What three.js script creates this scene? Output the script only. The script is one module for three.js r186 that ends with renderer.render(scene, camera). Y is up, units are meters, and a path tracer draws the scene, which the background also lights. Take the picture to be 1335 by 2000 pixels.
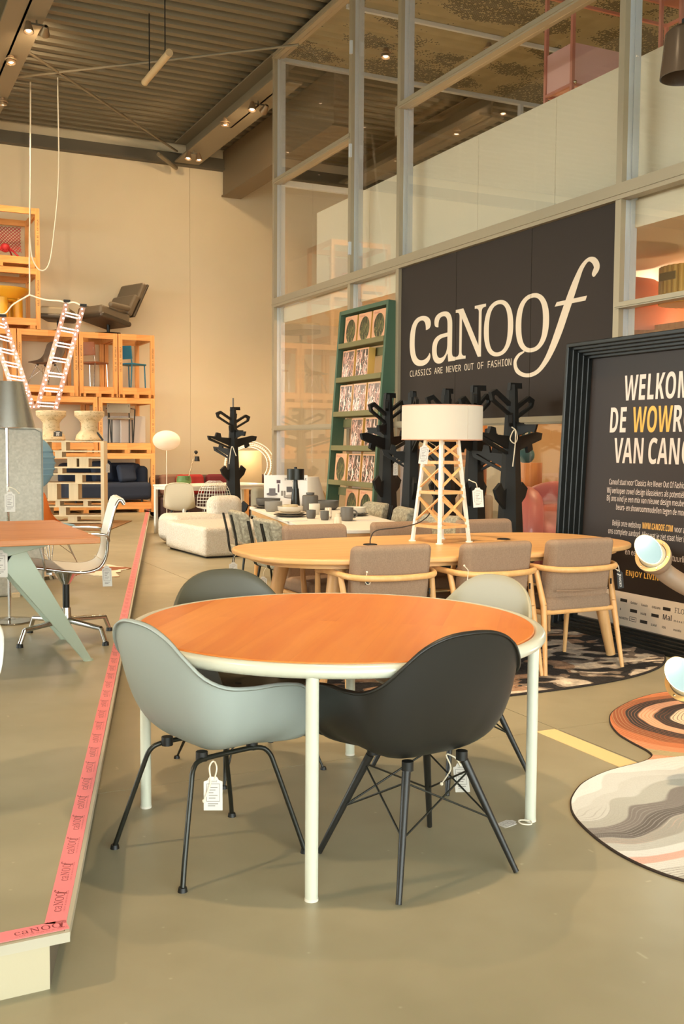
import * as THREE from 'three';
import { RoundedBoxGeometry } from 'three/addons/geometries/RoundedBoxGeometry.js';
import { mergeGeometries } from 'three/addons/utils/BufferGeometryUtils.js';

// ---------------------------------------------------------------- camera, sky, exposure
const scene = new THREE.Scene();
const camera = new THREE.PerspectiveCamera(2 * Math.atan(1000 / 2006.4) * 180 / Math.PI, 1335 / 2000, 0.05, 200);
camera.position.set(0, 1.4, 0);
camera.rotation.order = 'YXZ';
camera.rotation.set(-0.065628, -0.449065, 0.006682);
scene.background = new THREE.Color().setRGB(0.92, 1.0, 0.96).multiplyScalar(10);   // overcast daylight outside the shop windows
const renderer = new THREE.WebGLRenderer({ antialias: true });
renderer.toneMapping = THREE.LinearToneMapping;
renderer.toneMappingExposure = 1.0;
renderer.shadowMap.enabled = true;
const WARM = new THREE.Color().setRGB(1, 0.71, 0.42);
const SPOT = 42;                                  // candela of one halogen spot

// ---------------------------------------------------------------- helpers
const PI = Math.PI, V = (x, y, z) => new THREE.Vector3(x, y, z);
let seed = 7; const rnd = () => { seed = (seed * 1664525 + 1013904223) >>> 0; return seed / 4294967296; };
const E = new THREE.Euler(), MX = new THREE.Matrix4();
function T(g, x = 0, y = 0, z = 0, rx = 0, ry = 0, rz = 0) {
  MX.makeRotationFromEuler(E.set(rx, ry, rz, 'YXZ')); MX.setPosition(x, y, z); g.applyMatrix4(MX); return g;
}
const box = (w, h, d, x, y, z, rx, ry, rz) => T(new THREE.BoxGeometry(w, h, d), x, y, z, rx, ry, rz);
const rb = (w, h, d, r, x, y, z, rx, ry, rz, s = 2) => T(new RoundedBoxGeometry(w, h, d, s, r), x, y, z, rx, ry, rz);
const cyl = (rt, rbm, h, x, y, z, n = 16, rx, ry, rz) => T(new THREE.CylinderGeometry(rt, rbm, h, n), x, y, z, rx, ry, rz);
const sph = (r, x, y, z, sx = 1, sy = 1, sz = 1, n = 16) => { const g = new THREE.SphereGeometry(r, n, Math.max(6, n * 0.7 | 0)); g.scale(sx, sy, sz); return T(g, x, y, z); };
function seg(a, b, r1, r2 = r1, n = 8) {         // tapered rod from a to b
  const A = V(...a), B = V(...b), d = B.clone().sub(A), g = new THREE.CylinderGeometry(r2, r1, d.length(), n);
  g.applyQuaternion(new THREE.Quaternion().setFromUnitVectors(V(0, 1, 0), d.clone().normalize()));
  const m = A.add(B).multiplyScalar(0.5); g.translate(m.x, m.y, m.z); return g;
}
function bar(a, b, w, t, side) {                  // rectangular bar from a to b: w along side, t across
  const A = V(...a), B = V(...b), y = B.clone().sub(A), L = y.length(); y.normalize();
  const x = V(...side); x.addScaledVector(y, -x.dot(y)).normalize(); const z = x.clone().cross(y);
  const g = new THREE.BoxGeometry(w, L, t); MX.makeBasis(x, y, z); MX.setPosition(A.add(B).multiplyScalar(0.5)); g.applyMatrix4(MX); return g;
}
const curve = (p, closed = false, t = 0.5) => new THREE.CatmullRomCurve3(p.map((a) => V(...a)), closed, 'catmullrom', t);
const tube = (p, r, n = 24, k = 8, closed = false) => new THREE.TubeGeometry(curve(p, closed), n, r, k, closed);
const lathe = (p, n = 32) => new THREE.LatheGeometry(p.map((a) => new THREE.Vector2(a[0], a[1])), n);
function shape(pts, holes = []) {
  const s = new THREE.Shape(pts.map((a) => new THREE.Vector2(a[0], a[1])));
  for (const h of holes) s.holes.push(new THREE.Path(h.map((a) => new THREE.Vector2(a[0], a[1])))); return s;
}
const plate = (pts, d, bev = 0, holes = []) => { const g = new THREE.ExtrudeGeometry(shape(pts, holes), { depth: d, bevelEnabled: bev > 0, bevelSize: bev, bevelThickness: bev, bevelSegments: 2, curveSegments: 8 }); g.translate(0, 0, -d / 2); return g; };
function join(...gs) {
  gs = gs.flat(9).map((g) => { g = g.index ? g.toNonIndexed() : g; for (const k of Object.keys(g.attributes)) if (!['position', 'normal', 'uv'].includes(k)) g.deleteAttribute(k); if (!g.attributes.uv) g.setAttribute('uv', new THREE.BufferAttribute(new Float32Array(g.attributes.position.count * 2), 2)); return g; });
  return gs.length > 1 ? mergeGeometries(gs) : gs[0];
}
function uvm(g, turn = 0) {                        // uv in metres, by the way each face points
  g = g.index ? g.toNonIndexed() : g; const p = g.attributes.position, n = g.attributes.normal, u = new Float32Array(p.count * 2);
  for (let i = 0; i < p.count; i += 3) {
    let ax = 0, ay = 0, az = 0; for (let k = i; k < i + 3; k++) { ax += n.getX(k); ay += n.getY(k); az += n.getZ(k); } ax = Math.abs(ax); ay = Math.abs(ay); az = Math.abs(az);
    for (let k = i; k < i + 3; k++) {
      const x = p.getX(k), y = p.getY(k), z = p.getZ(k); let a, b;
      if (ay >= ax && ay >= az) { a = x; b = z; } else if (ax >= az) { a = z; b = y; } else { a = x; b = y; }
      if (turn) { const c = Math.cos(turn), s = Math.sin(turn); [a, b] = [a * c - b * s, a * s + b * c]; }
      u[2 * k] = a; u[2 * k + 1] = b;
    }
  }
  g.setAttribute('uv', new THREE.BufferAttribute(u, 2)); return g;
}
const taken = {};
function numbered(n) { const k = taken[n] = (taken[n] ?? -1) + 1; return k ? `${n}_${String(k).padStart(3, '0')}` : n; }
function put(name, gs, mat, parent) { const m = new THREE.Mesh(Array.isArray(gs) ? join(gs) : gs, mat); m.name = name; parent.add(m); return m; }
function label(o, l, c, group) { o.userData.label = l; o.userData.category = c; if (group) o.userData.group = group; return o; }
function thing(name, l, c, [x, y, z] = [0, 0, 0], ry = 0, group) { const o = new THREE.Group(); o.name = numbered(name); o.position.set(x, y, z); o.rotation.y = ry; scene.add(o); return label(o, l, c, group); }
function solo(name, gs, mat, l, c, group) { const m = put(numbered(name), gs, mat, scene); return label(m, l, c, group); }
function copy(o, name, [x, y, z], ry, l, group) { const r = o.clone(); r.userData = { ...o.userData }; r.name = numbered(name); r.position.set(x, y, z); r.rotation.y = ry; scene.add(r); r.userData.label = l; if (group) r.userData.group = group; return r; }
function struct(name, gs, mat) { const m = put(name, gs, mat, scene); m.userData.kind = 'structure'; return m; }
const stuff = (m) => { m.userData.kind = 'stuff'; return m; };

// ---------------------------------------------------------------- noise and textures
const hash = (x, y) => { let h = Math.imul(x, 374761393) + Math.imul(y, 668265263); h = Math.imul(h ^ (h >>> 13), 1274126177); return ((h ^ (h >>> 16)) >>> 0) / 4294967296; };
function vn(x, y, P = 1e9) {                       // value noise, period P
  const i = Math.floor(x), j = Math.floor(y), f = x - i, g = y - j, w = (a) => ((a % P) + P) % P, s = f * f * (3 - 2 * f), t = g * g * (3 - 2 * g);
  const a = hash(w(i), w(j)), b = hash(w(i + 1), w(j)), c = hash(w(i), w(j + 1)), d = hash(w(i + 1), w(j + 1));
  return a + (b - a) * s + (c - a) * t + (a - b - c + d) * s * t;
}
function fbm(x, y, o = 4, P = 1e9) { let v = 0, a = 0.5, s = 0; for (let k = 0; k < o; k++) { v += a * vn(x, y, P); s += a; x *= 2; y *= 2; P *= 2; a *= 0.5; } return v / s; }
const mix = (a, b, t) => a.map((v, i) => v + (b[i] - v) * t), clamp = (x, a = 0, b = 1) => Math.min(b, Math.max(a, x)), ss = (a, b, x) => { const t = clamp((x - a) / (b - a)); return t * t * (3 - 2 * t); };
function tex(w, h, size, fn, srgb = true) {         // fn(u, v) with u, v in 0..1 gives sRGB 0..255 or a grey; size is metres a tile
  const d = new Uint8Array(w * h * 4);
  for (let j = 0; j < h; j++) for (let i = 0; i < w; i++) { let c = fn(i / w, j / h); if (typeof c === 'number') c = [c, c, c]; const k = (j * w + i) * 4; d[k] = clamp(c[0], 0, 255); d[k + 1] = clamp(c[1], 0, 255); d[k + 2] = clamp(c[2], 0, 255); d[k + 3] = 255; }
  const t = new THREE.DataTexture(d, w, h); t.wrapS = t.wrapT = THREE.RepeatWrapping; t.magFilter = THREE.LinearFilter; t.minFilter = THREE.LinearMipmapLinearFilter; t.generateMipmaps = true;
  if (srgb) t.colorSpace = THREE.SRGBColorSpace; if (size) t.repeat.set(1 / size[0], 1 / size[1]); t.needsUpdate = true; return t;
}
function canvas(w, h, draw) { const c = document.createElement('canvas'); c.width = w; c.height = h; draw(c.getContext('2d'), w, h); const t = new THREE.CanvasTexture(c); t.colorSpace = THREE.SRGBColorSpace; return t; }
const std = (color, roughness = 0.6, metalness = 0, o = {}) => new THREE.MeshStandardMaterial({ color, roughness, metalness, ...o });
const phy = (color, roughness, o = {}) => new THREE.MeshPhysicalMaterial({ color, roughness, ...o });
const glow = (r, g, b, k) => new THREE.MeshStandardMaterial({ color: 0x222222, emissive: new THREE.Color().setRGB(r, g, b), emissiveIntensity: k, roughness: 0.5 });

function woodTex(c0, c1, grain, size, w = 512, h = 512) {   // grain runs along v
  return tex(w, h, size, (u, v) => {
    const warp = fbm(u * 4, v * 2, 3, 4) * 0.9, f = fbm(u * grain + warp * 3, v * 2, 3, grain), fine = vn(u * 180, v * 6, 180), ring = 0.5 + 0.5 * Math.sin((u * grain * 1.3 + warp * 4) * 2 * PI * 0.5);
    return mix(c0, c1, clamp(0.2 + 0.5 * f + 0.22 * ring + (fine - 0.5) * 0.22)).map((q) => q + (vn(u * 60, v * 3, 60) - 0.5) * 8);
  });
}
const tConc = tex(1024, 1024, [7, 7], (u, v) => { const a = fbm(u * 5, v * 5, 5, 5), b = fbm(u * 40 + 9, v * 40, 3, 40), s = vn(u * 220, v * 220, 220); return mix([142, 135, 109], [170, 161, 133], ss(0.1, 0.9, a)).map((q) => q + (b - 0.5) * 12 + (s > 0.985 ? 22 : 0)); });
const tConcR = tex(512, 512, [5, 5], (u, v) => 80 + 36 * fbm(u * 6, v * 6, 5, 6) + 8 * vn(u * 90, v * 90, 90), false);
const tPine = woodTex([208, 132, 64], [234, 172, 102], 7, [0.6, 1.4]);
const tOak = woodTex([214, 158, 96], [234, 186, 126], 9, [0.8, 1.6]);
const tOrange = tex(1024, 1024, [1.6, 1.6], (u, v) => {    // veneer leaves of a reddish timber, grain along v
  const leaf = Math.floor(u * 8), lu = u * 8 - leaf, tone = hash(leaf, 3), w = fbm(u * 10, v * 1.5 + leaf * 7, 3) * 1.2, f = fbm(u * 50 + w * 3, v * 1.5 + leaf * 5, 4), fl = fbm(u * 24 + w, v * 8 + leaf, 3);
  return mix([204, 102, 36], [236, 154, 76], clamp(0.08 + 0.42 * tone + 0.55 * f + 0.2 * (fl - 0.5))).map((q) => q * (lu < 0.004 ? 0.95 : 1));
});
const tTeak = woodTex([168, 100, 50], [206, 138, 78], 8, [0.5, 1.2]);
const tPly = woodTex([206, 182, 142], [226, 204, 166], 5, [0.5, 1.0], 256, 256);
const tTaupe = tex(256, 256, [0.12, 0.12], (u, v) => { const a = vn(u * 64, v * 16, 64), b = vn(u * 16 + 5, v * 64, 64); return mix([126, 102, 82], [160, 134, 110], 0.3 + 0.4 * a + 0.3 * b); });
const tFelt = tex(256, 256, [0.5, 0.5], (u, v) => mix([178, 174, 160], [208, 203, 190], fbm(u * 32, v * 32, 3, 32)));
const tVelvet = tex(256, 256, [0.3, 0.3], (u, v) => mix([140, 133, 114], [182, 174, 150], ss(0.2, 0.8, fbm(u * 20, v * 20, 4, 20))));
const tFur = tex(512, 512, [0.6, 0.6], (u, v) => mix([226, 212, 190], [250, 242, 228], fbm(u * 60, v * 60, 3, 60)));
const bFur = tex(512, 512, [0.4, 0.4], (u, v) => 255 * fbm(u * 50, v * 50, 3, 50), false);
const tStone = tex(256, 256, [0.6, 0.6], (u, v) => { const p = fbm(u * 20, v * 30, 3, 20); return mix([202, 172, 128], [232, 206, 164], fbm(u * 6, v * 10, 4, 6)).map((q) => q - (p > 0.68 ? 30 : 0)); });
const tWall = tex(256, 256, [6, 6], (u, v) => mix([220, 202, 168], [228, 211, 178], fbm(u * 6, v * 6, 4, 6)));
const tPerf = tex(1024, 1024, [2.4, 2.4], (u, v) => {     // black speckle print of the upstairs acoustic ceiling
  const x = Math.floor(u * 96), y = Math.floor(v * 96), dx = u * 96 - x - 0.5, dy = v * 96 - y - 0.5, dens = ss(0.38, 0.62, fbm(u * 6, v * 6, 3, 6));
  const on = hash(x, y) < dens * 0.85 && dx * dx + dy * dy < 0.2; return on ? [36, 34, 24] : mix([140, 128, 96], [160, 148, 114], fbm(u * 12, v * 12, 2, 12));
});
const tRug = tex(1024, 1024, [3.4, 3.4], (u, v) => {       // brushed black, white, grey and rust patches
  const wx = fbm(u * 14, v * 14, 3, 14) * 0.5, a = fbm(u * 24 + wx * 3, v * 34 + wx * 4, 2, 24), b = fbm(u * 60 + 4, v * 60, 3, 60), c = fbm(u * 7 + 3, v * 7, 3, 7), g = vn(u * 300, v * 300, 300);
  let q = a > 0.51 ? [214, 200, 180] : a < 0.42 ? [36, 32, 30] : [138, 122, 106]; if (c > 0.56 && a > 0.45) q = mix(q, [150, 96, 58], 0.55); return q.map((k) => k * (0.72 + 0.5 * b) + (g - 0.5) * 26);
});
const marb = (x, z) => {                                    // the marbled print, in metres
  const w1 = fbm(x * 1.3 + 4, z * 1.3, 4), w2 = fbm(x * 1.1 - 7, z * 1.5 + 3, 4), up = z < -3.45 + 0.12 * (x - 3.2);
  let s, pal; const cx = up ? 4.15 : 3.6, cz = up ? -3.85 : -2.55, r = Math.hypot((x - cx) * 0.9, (z - cz) * (up ? 1.5 : 1.2));
  if (up) { s = r * 11 + w1 * 4; pal = [[226, 172, 140], [238, 196, 166], [196, 116, 72], [58, 50, 46], [224, 160, 124], [150, 84, 52], [240, 206, 176], [190, 172, 130], [52, 46, 44], [216, 140, 98]]; }
  else { s = (z + 3.3) * 10 + (x - 2.4) * -3 + (w1 - 0.5) * 9 + Math.sin((x - 2.4) * 2.1) * 2; pal = [[206, 208, 204], [178, 178, 170], [226, 229, 228], [104, 98, 94], [188, 190, 184], [224, 226, 224], [222, 176, 160], [200, 201, 196], [128, 122, 118], [230, 233, 233], [164, 162, 154], [220, 222, 220], [186, 186, 180]]; }
  const k = Math.floor(s), f = s - k, n = pal.length, at = (i) => pal[((i * 7 + (i >> 2)) % n + n) % n], fine = 0.5 + 0.5 * Math.sin(s * 26 + w2 * 22);
  let q = mix(at(k), at(k + 1), ss(0.82, 0.98, f)); q = mix(q, at(k + 3), ss(0.88, 0.97, fine) * 0.7 * ss(0.3, 0.55, w2)); return q.map((v) => v + (hash(x * 900 | 0, z * 900 | 0) - 0.5) * 14);
};
const tMarb = tex(1400, 1400, [2.8, 2.8], (u, v) => marb(2.2 + u * 2.8, -4.6 + v * 2.8));
const tCow = tex(256, 256, [1.3, 1.3], (u, v) => (fbm(u * 5, v * 5, 3, 5) > 0.52 ? [146, 84, 48] : [236, 220, 196]));

// ---------------------------------------------------------------- materials
const M = {
  conc: std(0xffffff, 1, 0, { map: tConc, roughnessMap: tConcR }), wall: std(0xffffff, 0.85, 0, { map: tWall }), white: std(0xdccfb2, 0.6), whitePaint: std(0xe9e4d6, 0.35), deck: std(0x7d7460, 0.45, 0.55), steel: std(0x5c5444, 0.55, 0.2), beam: std(0x8a7d66, 0.5, 0.2),
  alu: std(0xd3d9de, 0.4, 0.25), rail: std(0xa89a80, 0.45, 0.3), glass: phy(0xffffff, 0.0, { transmission: 1, thickness: 0, ior: 1.55 }), dark: std(0x2a211b, 0.5), perf: std(0xffffff, 0.8, 0, { map: tPerf }),
  pine: std(0xffffff, 0.6, 0, { map: tPine }), oak: std(0xffffff, 0.42, 0, { map: tOak }), table: phy(0xffffff, 0.36, { map: tOrange, clearcoat: 0.25, clearcoatRoughness: 0.35 }), teak: std(0xffffff, 0.45, 0, { map: tTeak }), ply: std(0xffffff, 0.65, 0, { map: tPly }),
  cream: phy(0xcbccb9, 0.28, { clearcoat: 0.4, clearcoatRoughness: 0.2 }), mint: std(0xaebba6, 0.42), chrome: std(0xc9c6c2, 0.1, 1), blackTube: std(0x26261f, 0.32, 0.35), blackWood: std(0x1d1c19, 0.4), black: std(0x12120f, 0.5), tree: std(0x0b0c0a, 0.7),
  taupe: std(0xffffff, 0.9, 0, { map: tTaupe }), felt: std(0xffffff, 0.95, 0, { map: tFelt }), velvet: std(0xffffff, 0.85, 0, { map: tVelvet }), fur: phy(0xffffff, 1, { map: tFur, bumpMap: bFur, bumpScale: 0.02, sheen: 0.4, sheenRoughness: 0.6 }), stone: std(0xffffff, 0.6, 0, { map: tStone }),
  shellGrey: std(0x98a099, 0.42), shellBlack: std(0x23221f, 0.42), shellOlive: std(0x4b4838, 0.4), shellPale: std(0x99927a, 0.4), rope: std(0xe2d6be, 0.9), paper: std(0xd6d0c6, 0.7), linen: phy(0xd8cdba, 0.9, { transmission: 0.12, thickness: 0 }), navy: phy(0x232c3e, 0.9, { sheen: 0.6, sheenRoughness: 0.4 }), blue: std(0x7f9fae, 0.9),
  green: std(0x45604a, 0.5), olive: std(0x746d45, 0.6), grey: std(0x6d6860, 0.6), ceramic: std(0x625c54, 0.45), pot: std(0xcfc4ae, 0.4), screw: std(0xd8c9ac, 0.25, 0.8), cable: std(0x2c2722, 0.6), whiteCable: std(0xe3d8c4, 0.6),
};

// ---------------------------------------------------------------- the shell of the hall
const GX = 5.8;                                   // plane of the long glass wall
function area(pts, y0, y1) { const g = new THREE.ExtrudeGeometry(shape(pts.map(([x, z]) => [x, -z])), { depth: y1 - y0, bevelEnabled: false }); g.rotateX(-PI / 2); g.translate(0, y0, 0); return g; }
function sgroup(name) { const o = new THREE.Group(); o.name = name; o.userData.kind = 'structure'; scene.add(o); return o; }
const floor = sgroup('floor');
for (const [x0, x1] of [[-8.3, 3.1375], [3.1425, 12.7]]) for (const [z0, z1] of [[-19.8, -4.0475], [-4.0425, 6.7]]) put('floor_slab', uvm(box(x1 - x0, 0.2, z1 - z0, (x0 + x1) / 2, -0.1, (z0 + z1) / 2)), M.conc, floor);
put('joint_filler', box(0.02, 0.1, 26.5, 3.14, -0.056, -6.55), std(0x3a3127, 0.9), floor);
put('joint_filler', box(21, 0.1, 0.02, 2.2, -0.0515, -4.045), std(0xcabb98, 0.9), floor);
struct('ground', box(120, 0.2, 120, 0, -0.4, 0), std(0x8d8b84, 0.9));
const plat = sgroup('floor_platform');
put('platform_deck', uvm(area([[0.475, -2.61], [-8.2, -2.4], [-8.2, -19.55], [5.29, -19.55]], 0.125, 0.15)), M.conc, plat);
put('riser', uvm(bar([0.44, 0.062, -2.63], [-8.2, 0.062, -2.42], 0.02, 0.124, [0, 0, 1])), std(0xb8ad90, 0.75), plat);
put('edge_trim', bar([0.482, 0.1375, -2.607], [5.298, 0.1375, -19.55], 0.012, 0.027, [1, 0, 0]), std(0xb9b19c, 0.5, 0.2), plat);
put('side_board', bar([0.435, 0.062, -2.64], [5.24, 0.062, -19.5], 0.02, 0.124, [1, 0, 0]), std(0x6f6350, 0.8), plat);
put('front_trim', bar([0.488, 0.1375, -2.604], [-8.2, 0.1375, -2.394], 0.01, 0.026, [0, 0, 1]), std(0xb9b19c, 0.5, 0.2), plat);
// printed warning tape on the platform's edge
const tTape = canvas(512, 160, (c, w, h) => { c.fillStyle = '#ee8488'; c.fillRect(0, 0, w, h); c.fillStyle = '#7d2b33'; c.font = '96px serif'; c.setTransform(1, 0, 0, 1, 0, 0); c.fillText('caNOO', 90, 104); c.font = 'italic 132px serif'; c.fillText('f', 372, 116); c.font = '17px monospace'; c.fillText('CLASSICS ARE NEVER OUT OF FASHION', 96, 132); });
tTape.wrapS = tTape.wrapT = THREE.RepeatWrapping;
const mTape = std(0xffffff, 0.4, 0, { map: tTape });
function tape(ax, az, bx, bz, w, flip) {
  const L = Math.hypot(bx - ax, bz - az), g = new THREE.BoxGeometry(w, 0.0012, L), p = g.attributes.position, u = g.attributes.uv, P = 0.197;
  for (let i = 0; i < p.count; i++) u.setXY(i, (flip ? -1 : 1) * p.getZ(i) / P, 0.5 + (flip ? -1 : 1) * p.getX(i) / w);
  return T(g, (ax + bx) / 2, 0.1507, (az + bz) / 2, 0, Math.atan2(bx - ax, bz - az));
}
const tp = thing('floor_tape', 'pink warning tape with dark lettering along the raised platform edge', 'tape');
put('long_strip', tape(0.462, -2.66, 5.21, -19.4, 0.055, false), mTape, tp);
put('front_strip', tape(0.49, -2.645, -3, -2.56, 0.055, true), mTape, tp);
solo('tape_strip', bar([3.068, 0.001, -3.44], [3.072, 0.001, -4.05], 0.11, 0.002, [1, 0, 0]), std(0xf0cf94, 0.6), 'short pale yellow tape strip stuck to the concrete beside the marbled rug', 'tape');

const wb = sgroup('wall_back');
for (const [a, b] of [[-8.3, -1.2], [-1.2, 2.45], [2.45, 6.12], [6.12, 9.8], [9.8, 12.7]]) put('wall_panel', uvm(box(b - a - 0.004, 7.3, 0.2, (a + b) / 2, 3.65, -19.7)), M.wall, wb);
put('backing', box(21, 7.3, 0.06, 2.2, 3.65, -19.85), M.wall, wb);
struct('trim_1', [box(20.8, 0.2, 0.12, 2.1, 6.85, -19.53), box(20.8, 0.04, 0.16, 2.1, 6.75, -19.51)], M.steel);
function openWall(name, long, y0, y1, piers, place) {   // wall along its own x with one band of windows; piers: [from, to]
  const g = [box(long, y0, 0.25, 0, y0 / 2, 0), box(long, 7.4 - y1, 0.25, 0, (7.4 + y1) / 2, 0)]; for (const [a, b] of piers) g.push(box(b - a, y1 - y0, 0.25, (a + b) / 2, (y0 + y1) / 2, 0)); const j = uvm(join(g)); return struct(name, place(j), M.wall);
}
openWall('wall_front', 21, 0.3, 5.6, [[-10.5, -8.2], [-4.6, -4.4], [-0.6, -0.4], [3.4, 3.6], [7.4, 10.5]], (g) => T(g, 2.1, 0, 6.6));
openWall('wall_left', 26.3, 0.6, 5.2, [[-13.2, -12], [-7.8, -7.6], [-3.4, -3.2], [1.2, 13.2]], (g) => T(g, -8.3, 0, -6.55, 0, -PI / 2));
struct('wall_right', uvm(box(0.2, 7.3, 26.4, 12.6, 3.65, -6.55)), M.wall);
// corrugated roof deck
{ const pts = [], P = 0.28; for (let z = -6.8; z < 20; z += P) pts.push([z, 7.2], [z + 0.1, 7.2], [z + 0.135, 7.12], [z + 0.245, 7.12], [z + P, 7.2]); pts.push([20.1, 7.5], [-6.8, 7.5]);
  const g = new THREE.ExtrudeGeometry(shape(pts), { depth: 21.2, bevelEnabled: false }); g.rotateY(PI / 2); g.translate(-8.4, 0, 0); struct('ceiling', g, M.deck); }
const ibeam = (x, w, y0, y1, z0, z1) => [box(w, 0.03, z1 - z0, x, y0 + 0.015, (z0 + z1) / 2), box(0.03, y1 - y0, z1 - z0, x, (y0 + y1) / 2, (z0 + z1) / 2), box(w, 0.02, z1 - z0, x, y1 - 0.01, (z0 + z1) / 2)];
struct('trim_2', ibeam(2.14, 0.5, 6.75, 7.12, -19.4, 6.4), M.beam);
struct('trim_3', ibeam(6.0, 0.48, 6.75, 7.12, -19.4, -14.4), M.beam);
struct('trim_4', [box(0.34, 0.86, 5.1, 6.95, 6.68, -17.0), box(0.4, 0.03, 5.1, 6.95, 6.25, -17.0)], std(0x7c6a50, 0.5, 0.1));
struct('trim_5', ibeam(9.6, 0.48, 6.75, 7.12, -19.4, -14.4), M.beam);
struct('trim_6', ibeam(-4.4, 0.5, 6.75, 7.12, -19.4, 6.4), M.beam);
struct('trim_7', [seg([2.3, 6.9, -15.2], [5.75, 6.9, -19.2], 0.02), seg([2.2, 6.9, -16.7], [5.75, 6.9, -13.4], 0.02), seg([5.3, 6.72, -18.9], [5.75, 6.6, -19.25], 0.04)], M.beam);

// ---------------------------------------------------------------- glass box: posts, rails, panes, parapet, upper floor
const zP = [-14.31, -11.76, -10.496, -6.74, -2.95, 0.9, 4.7], frame = sgroup('window_1');
for (const z of zP) { const p = put('post', [box(0.05, 7.04, 0.07, GX - 0.035, 3.52, z)], M.rail, frame); put('post_fin', [box(0.05, 7.0, 0.05, GX + 0.02, 3.52, z), box(0.012, 7.0, 0.07, GX + 0.052, 3.52, z), box(0.06, 7.0, 0.05, GX + 0.09, 3.52, z)], M.alu, p); }
const zEnd = 6.4;
const railAt = (y, h, z0, z1) => put('rail', [box(0.1, h, z1 - z0, GX - 0.02, y, (z0 + z1) / 2), box(0.05, h * 0.6, z1 - z0, GX + 0.06, y, (z0 + z1) / 2), box(0.02, 0.008, z1 - z0, GX - 0.072, y - h * 0.2, (z0 + z1) / 2)], M.rail, frame);
railAt(3.48, 0.13, -14.33, zEnd); railAt(7.04, 0.08, -14.33, zEnd); railAt(5.24, 0.07, -14.31, -11.76); railAt(5.24, 0.07, -10.496, -6.74); railAt(1.635, 0.07, -14.31, -6.74); railAt(2.555, 0.05, -6.74, zEnd); railAt(0.04, 0.08, -14.31, zEnd);
put('rail', box(0.24, 0.2, 0.28, GX + 0.02, 5.3, -6.74), M.rail, frame);
const zS = [-14.31, -13.03, -11.76, -10.496, -9.28, -7.97, -6.74, -5.48, -4.2, -2.95, -1.7, -0.4, 0.9];
for (let i = 0; i + 1 < zS.length; i++) {
  const a = zS[i] + 0.003, b = zS[i + 1] - 0.003, side = zS[i] >= -6.75;
  const rows = side ? [[0.08, 2.53], [2.58, 3.42], [3.54, 7.0]] : [[0.08, 1.6], [1.67, 3.42], ...((i === 2) ? [[3.54, 7.0]] : [[3.54, 5.2], [5.28, 7.0]])];
  rows.forEach(([y0, y1], r) => { if (!side && r === 1 && i >= 3) return; put('pane', box(0.012, y1 - y0, b - a, GX + 0.005, (y0 + y1) / 2, (a + b) / 2), M.glass, frame); });
}
for (const [y, z] of [[6.3, -11.72], [5.05, -11.72], [3.85, -11.72]]) put('hinge', box(0.03, 0.16, 0.035, GX - 0.07, y, z), M.alu, frame);
put('sensor_plate', box(0.02, 0.34, 0.3, GX + 0.12, 5.2, -10.75), M.rail, frame);
const endw = sgroup('window_2');
for (const x of [7.9, 10.1]) put('post', box(0.06, 7.0, 0.08, x, 3.5, -14.31), M.alu, endw);
for (const y of [3.48, 5.24, 7.02]) put('rail', box(6.7, 0.08, 0.08, 9.2, y, -14.31), M.alu, endw);
for (const [a, b] of [[5.9, 7.87], [7.93, 10.07], [10.13, 12.4]]) for (const [y0, y1] of [[3.54, 5.2], [5.28, 6.98]]) put('pane', box(b - a, y1 - y0, 0.012, (a + b) / 2, (y0 + y1) / 2, -14.31), M.glass, endw);
const para = sgroup('wall_parapet');
for (const [a, b] of [[-13.39, -11.76], [-11.76, -9.28], [-9.28, -7.97], [-7.97, -5.48], [-5.48, -2.95], [-2.95, 0.5], [0.5, 6.4]]) put('parapet_panel', box(0.06, 1.22, b - a - 0.004, GX + 0.26, 4.03, (a + b) / 2), M.white, para);
struct('floor_upper', box(6.6, 0.22, 20.9, 9.2, 3.31, -3.85), M.white);
struct('ceiling_upper', uvm(box(6.6, 0.06, 20.6, 9.2, 7.06, -3.95)), M.perf);
for (const [i, z] of [-12.2, -9.6, -7.0].entries()) struct('trim_' + (8 + i), box(6.5, 0.05, 0.05, 9.15, 7.0, z), M.alu);
struct('trim_11', box(0.09, 0.06, 8, 8.4, 6.95, -10.2), M.beam);
// inside wall of the ground floor room behind the glass
struct('wall_inner', uvm(box(0.1, 3.1, 20.5, 10.4, 1.6, -4.0)), std(0xc79a62, 0.8));

// ---------------------------------------------------------------- price tags
const tTag = canvas(128, 200, (c, w, h) => { c.fillStyle = '#f3efe8'; c.fillRect(0, 0, w, h); c.strokeStyle = '#8d8580'; c.lineWidth = 3; c.strokeRect(20, 42, 88, 104); c.fillStyle = '#6e6864'; c.font = '15px serif'; c.fillText('canoof', 42, 32); c.fillStyle = '#a09a95'; for (let i = 0; i < 5; i++) c.fillRect(34, 60 + i * 16, 60 - (i % 3) * 14, 5); c.fillRect(28, 158, 70, 5); c.fillRect(28, 170, 50, 5); });
const mTag = std(0xe2e0dc, 0.7, 0, { map: tTag }), tKey = canvas(96, 256, (c, w, h) => { c.fillStyle = '#1d1d1b'; c.fillRect(0, 0, w, h); c.translate(62, 236); c.rotate(-PI / 2); c.fillStyle = '#efe9df'; c.font = '58px serif'; c.fillText('canoo', 0, 0); c.font = 'italic 76px serif'; c.fillText('f', 156, 4); }), mKey = std(0xffffff, 0.55, 0, { map: tKey });
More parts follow.
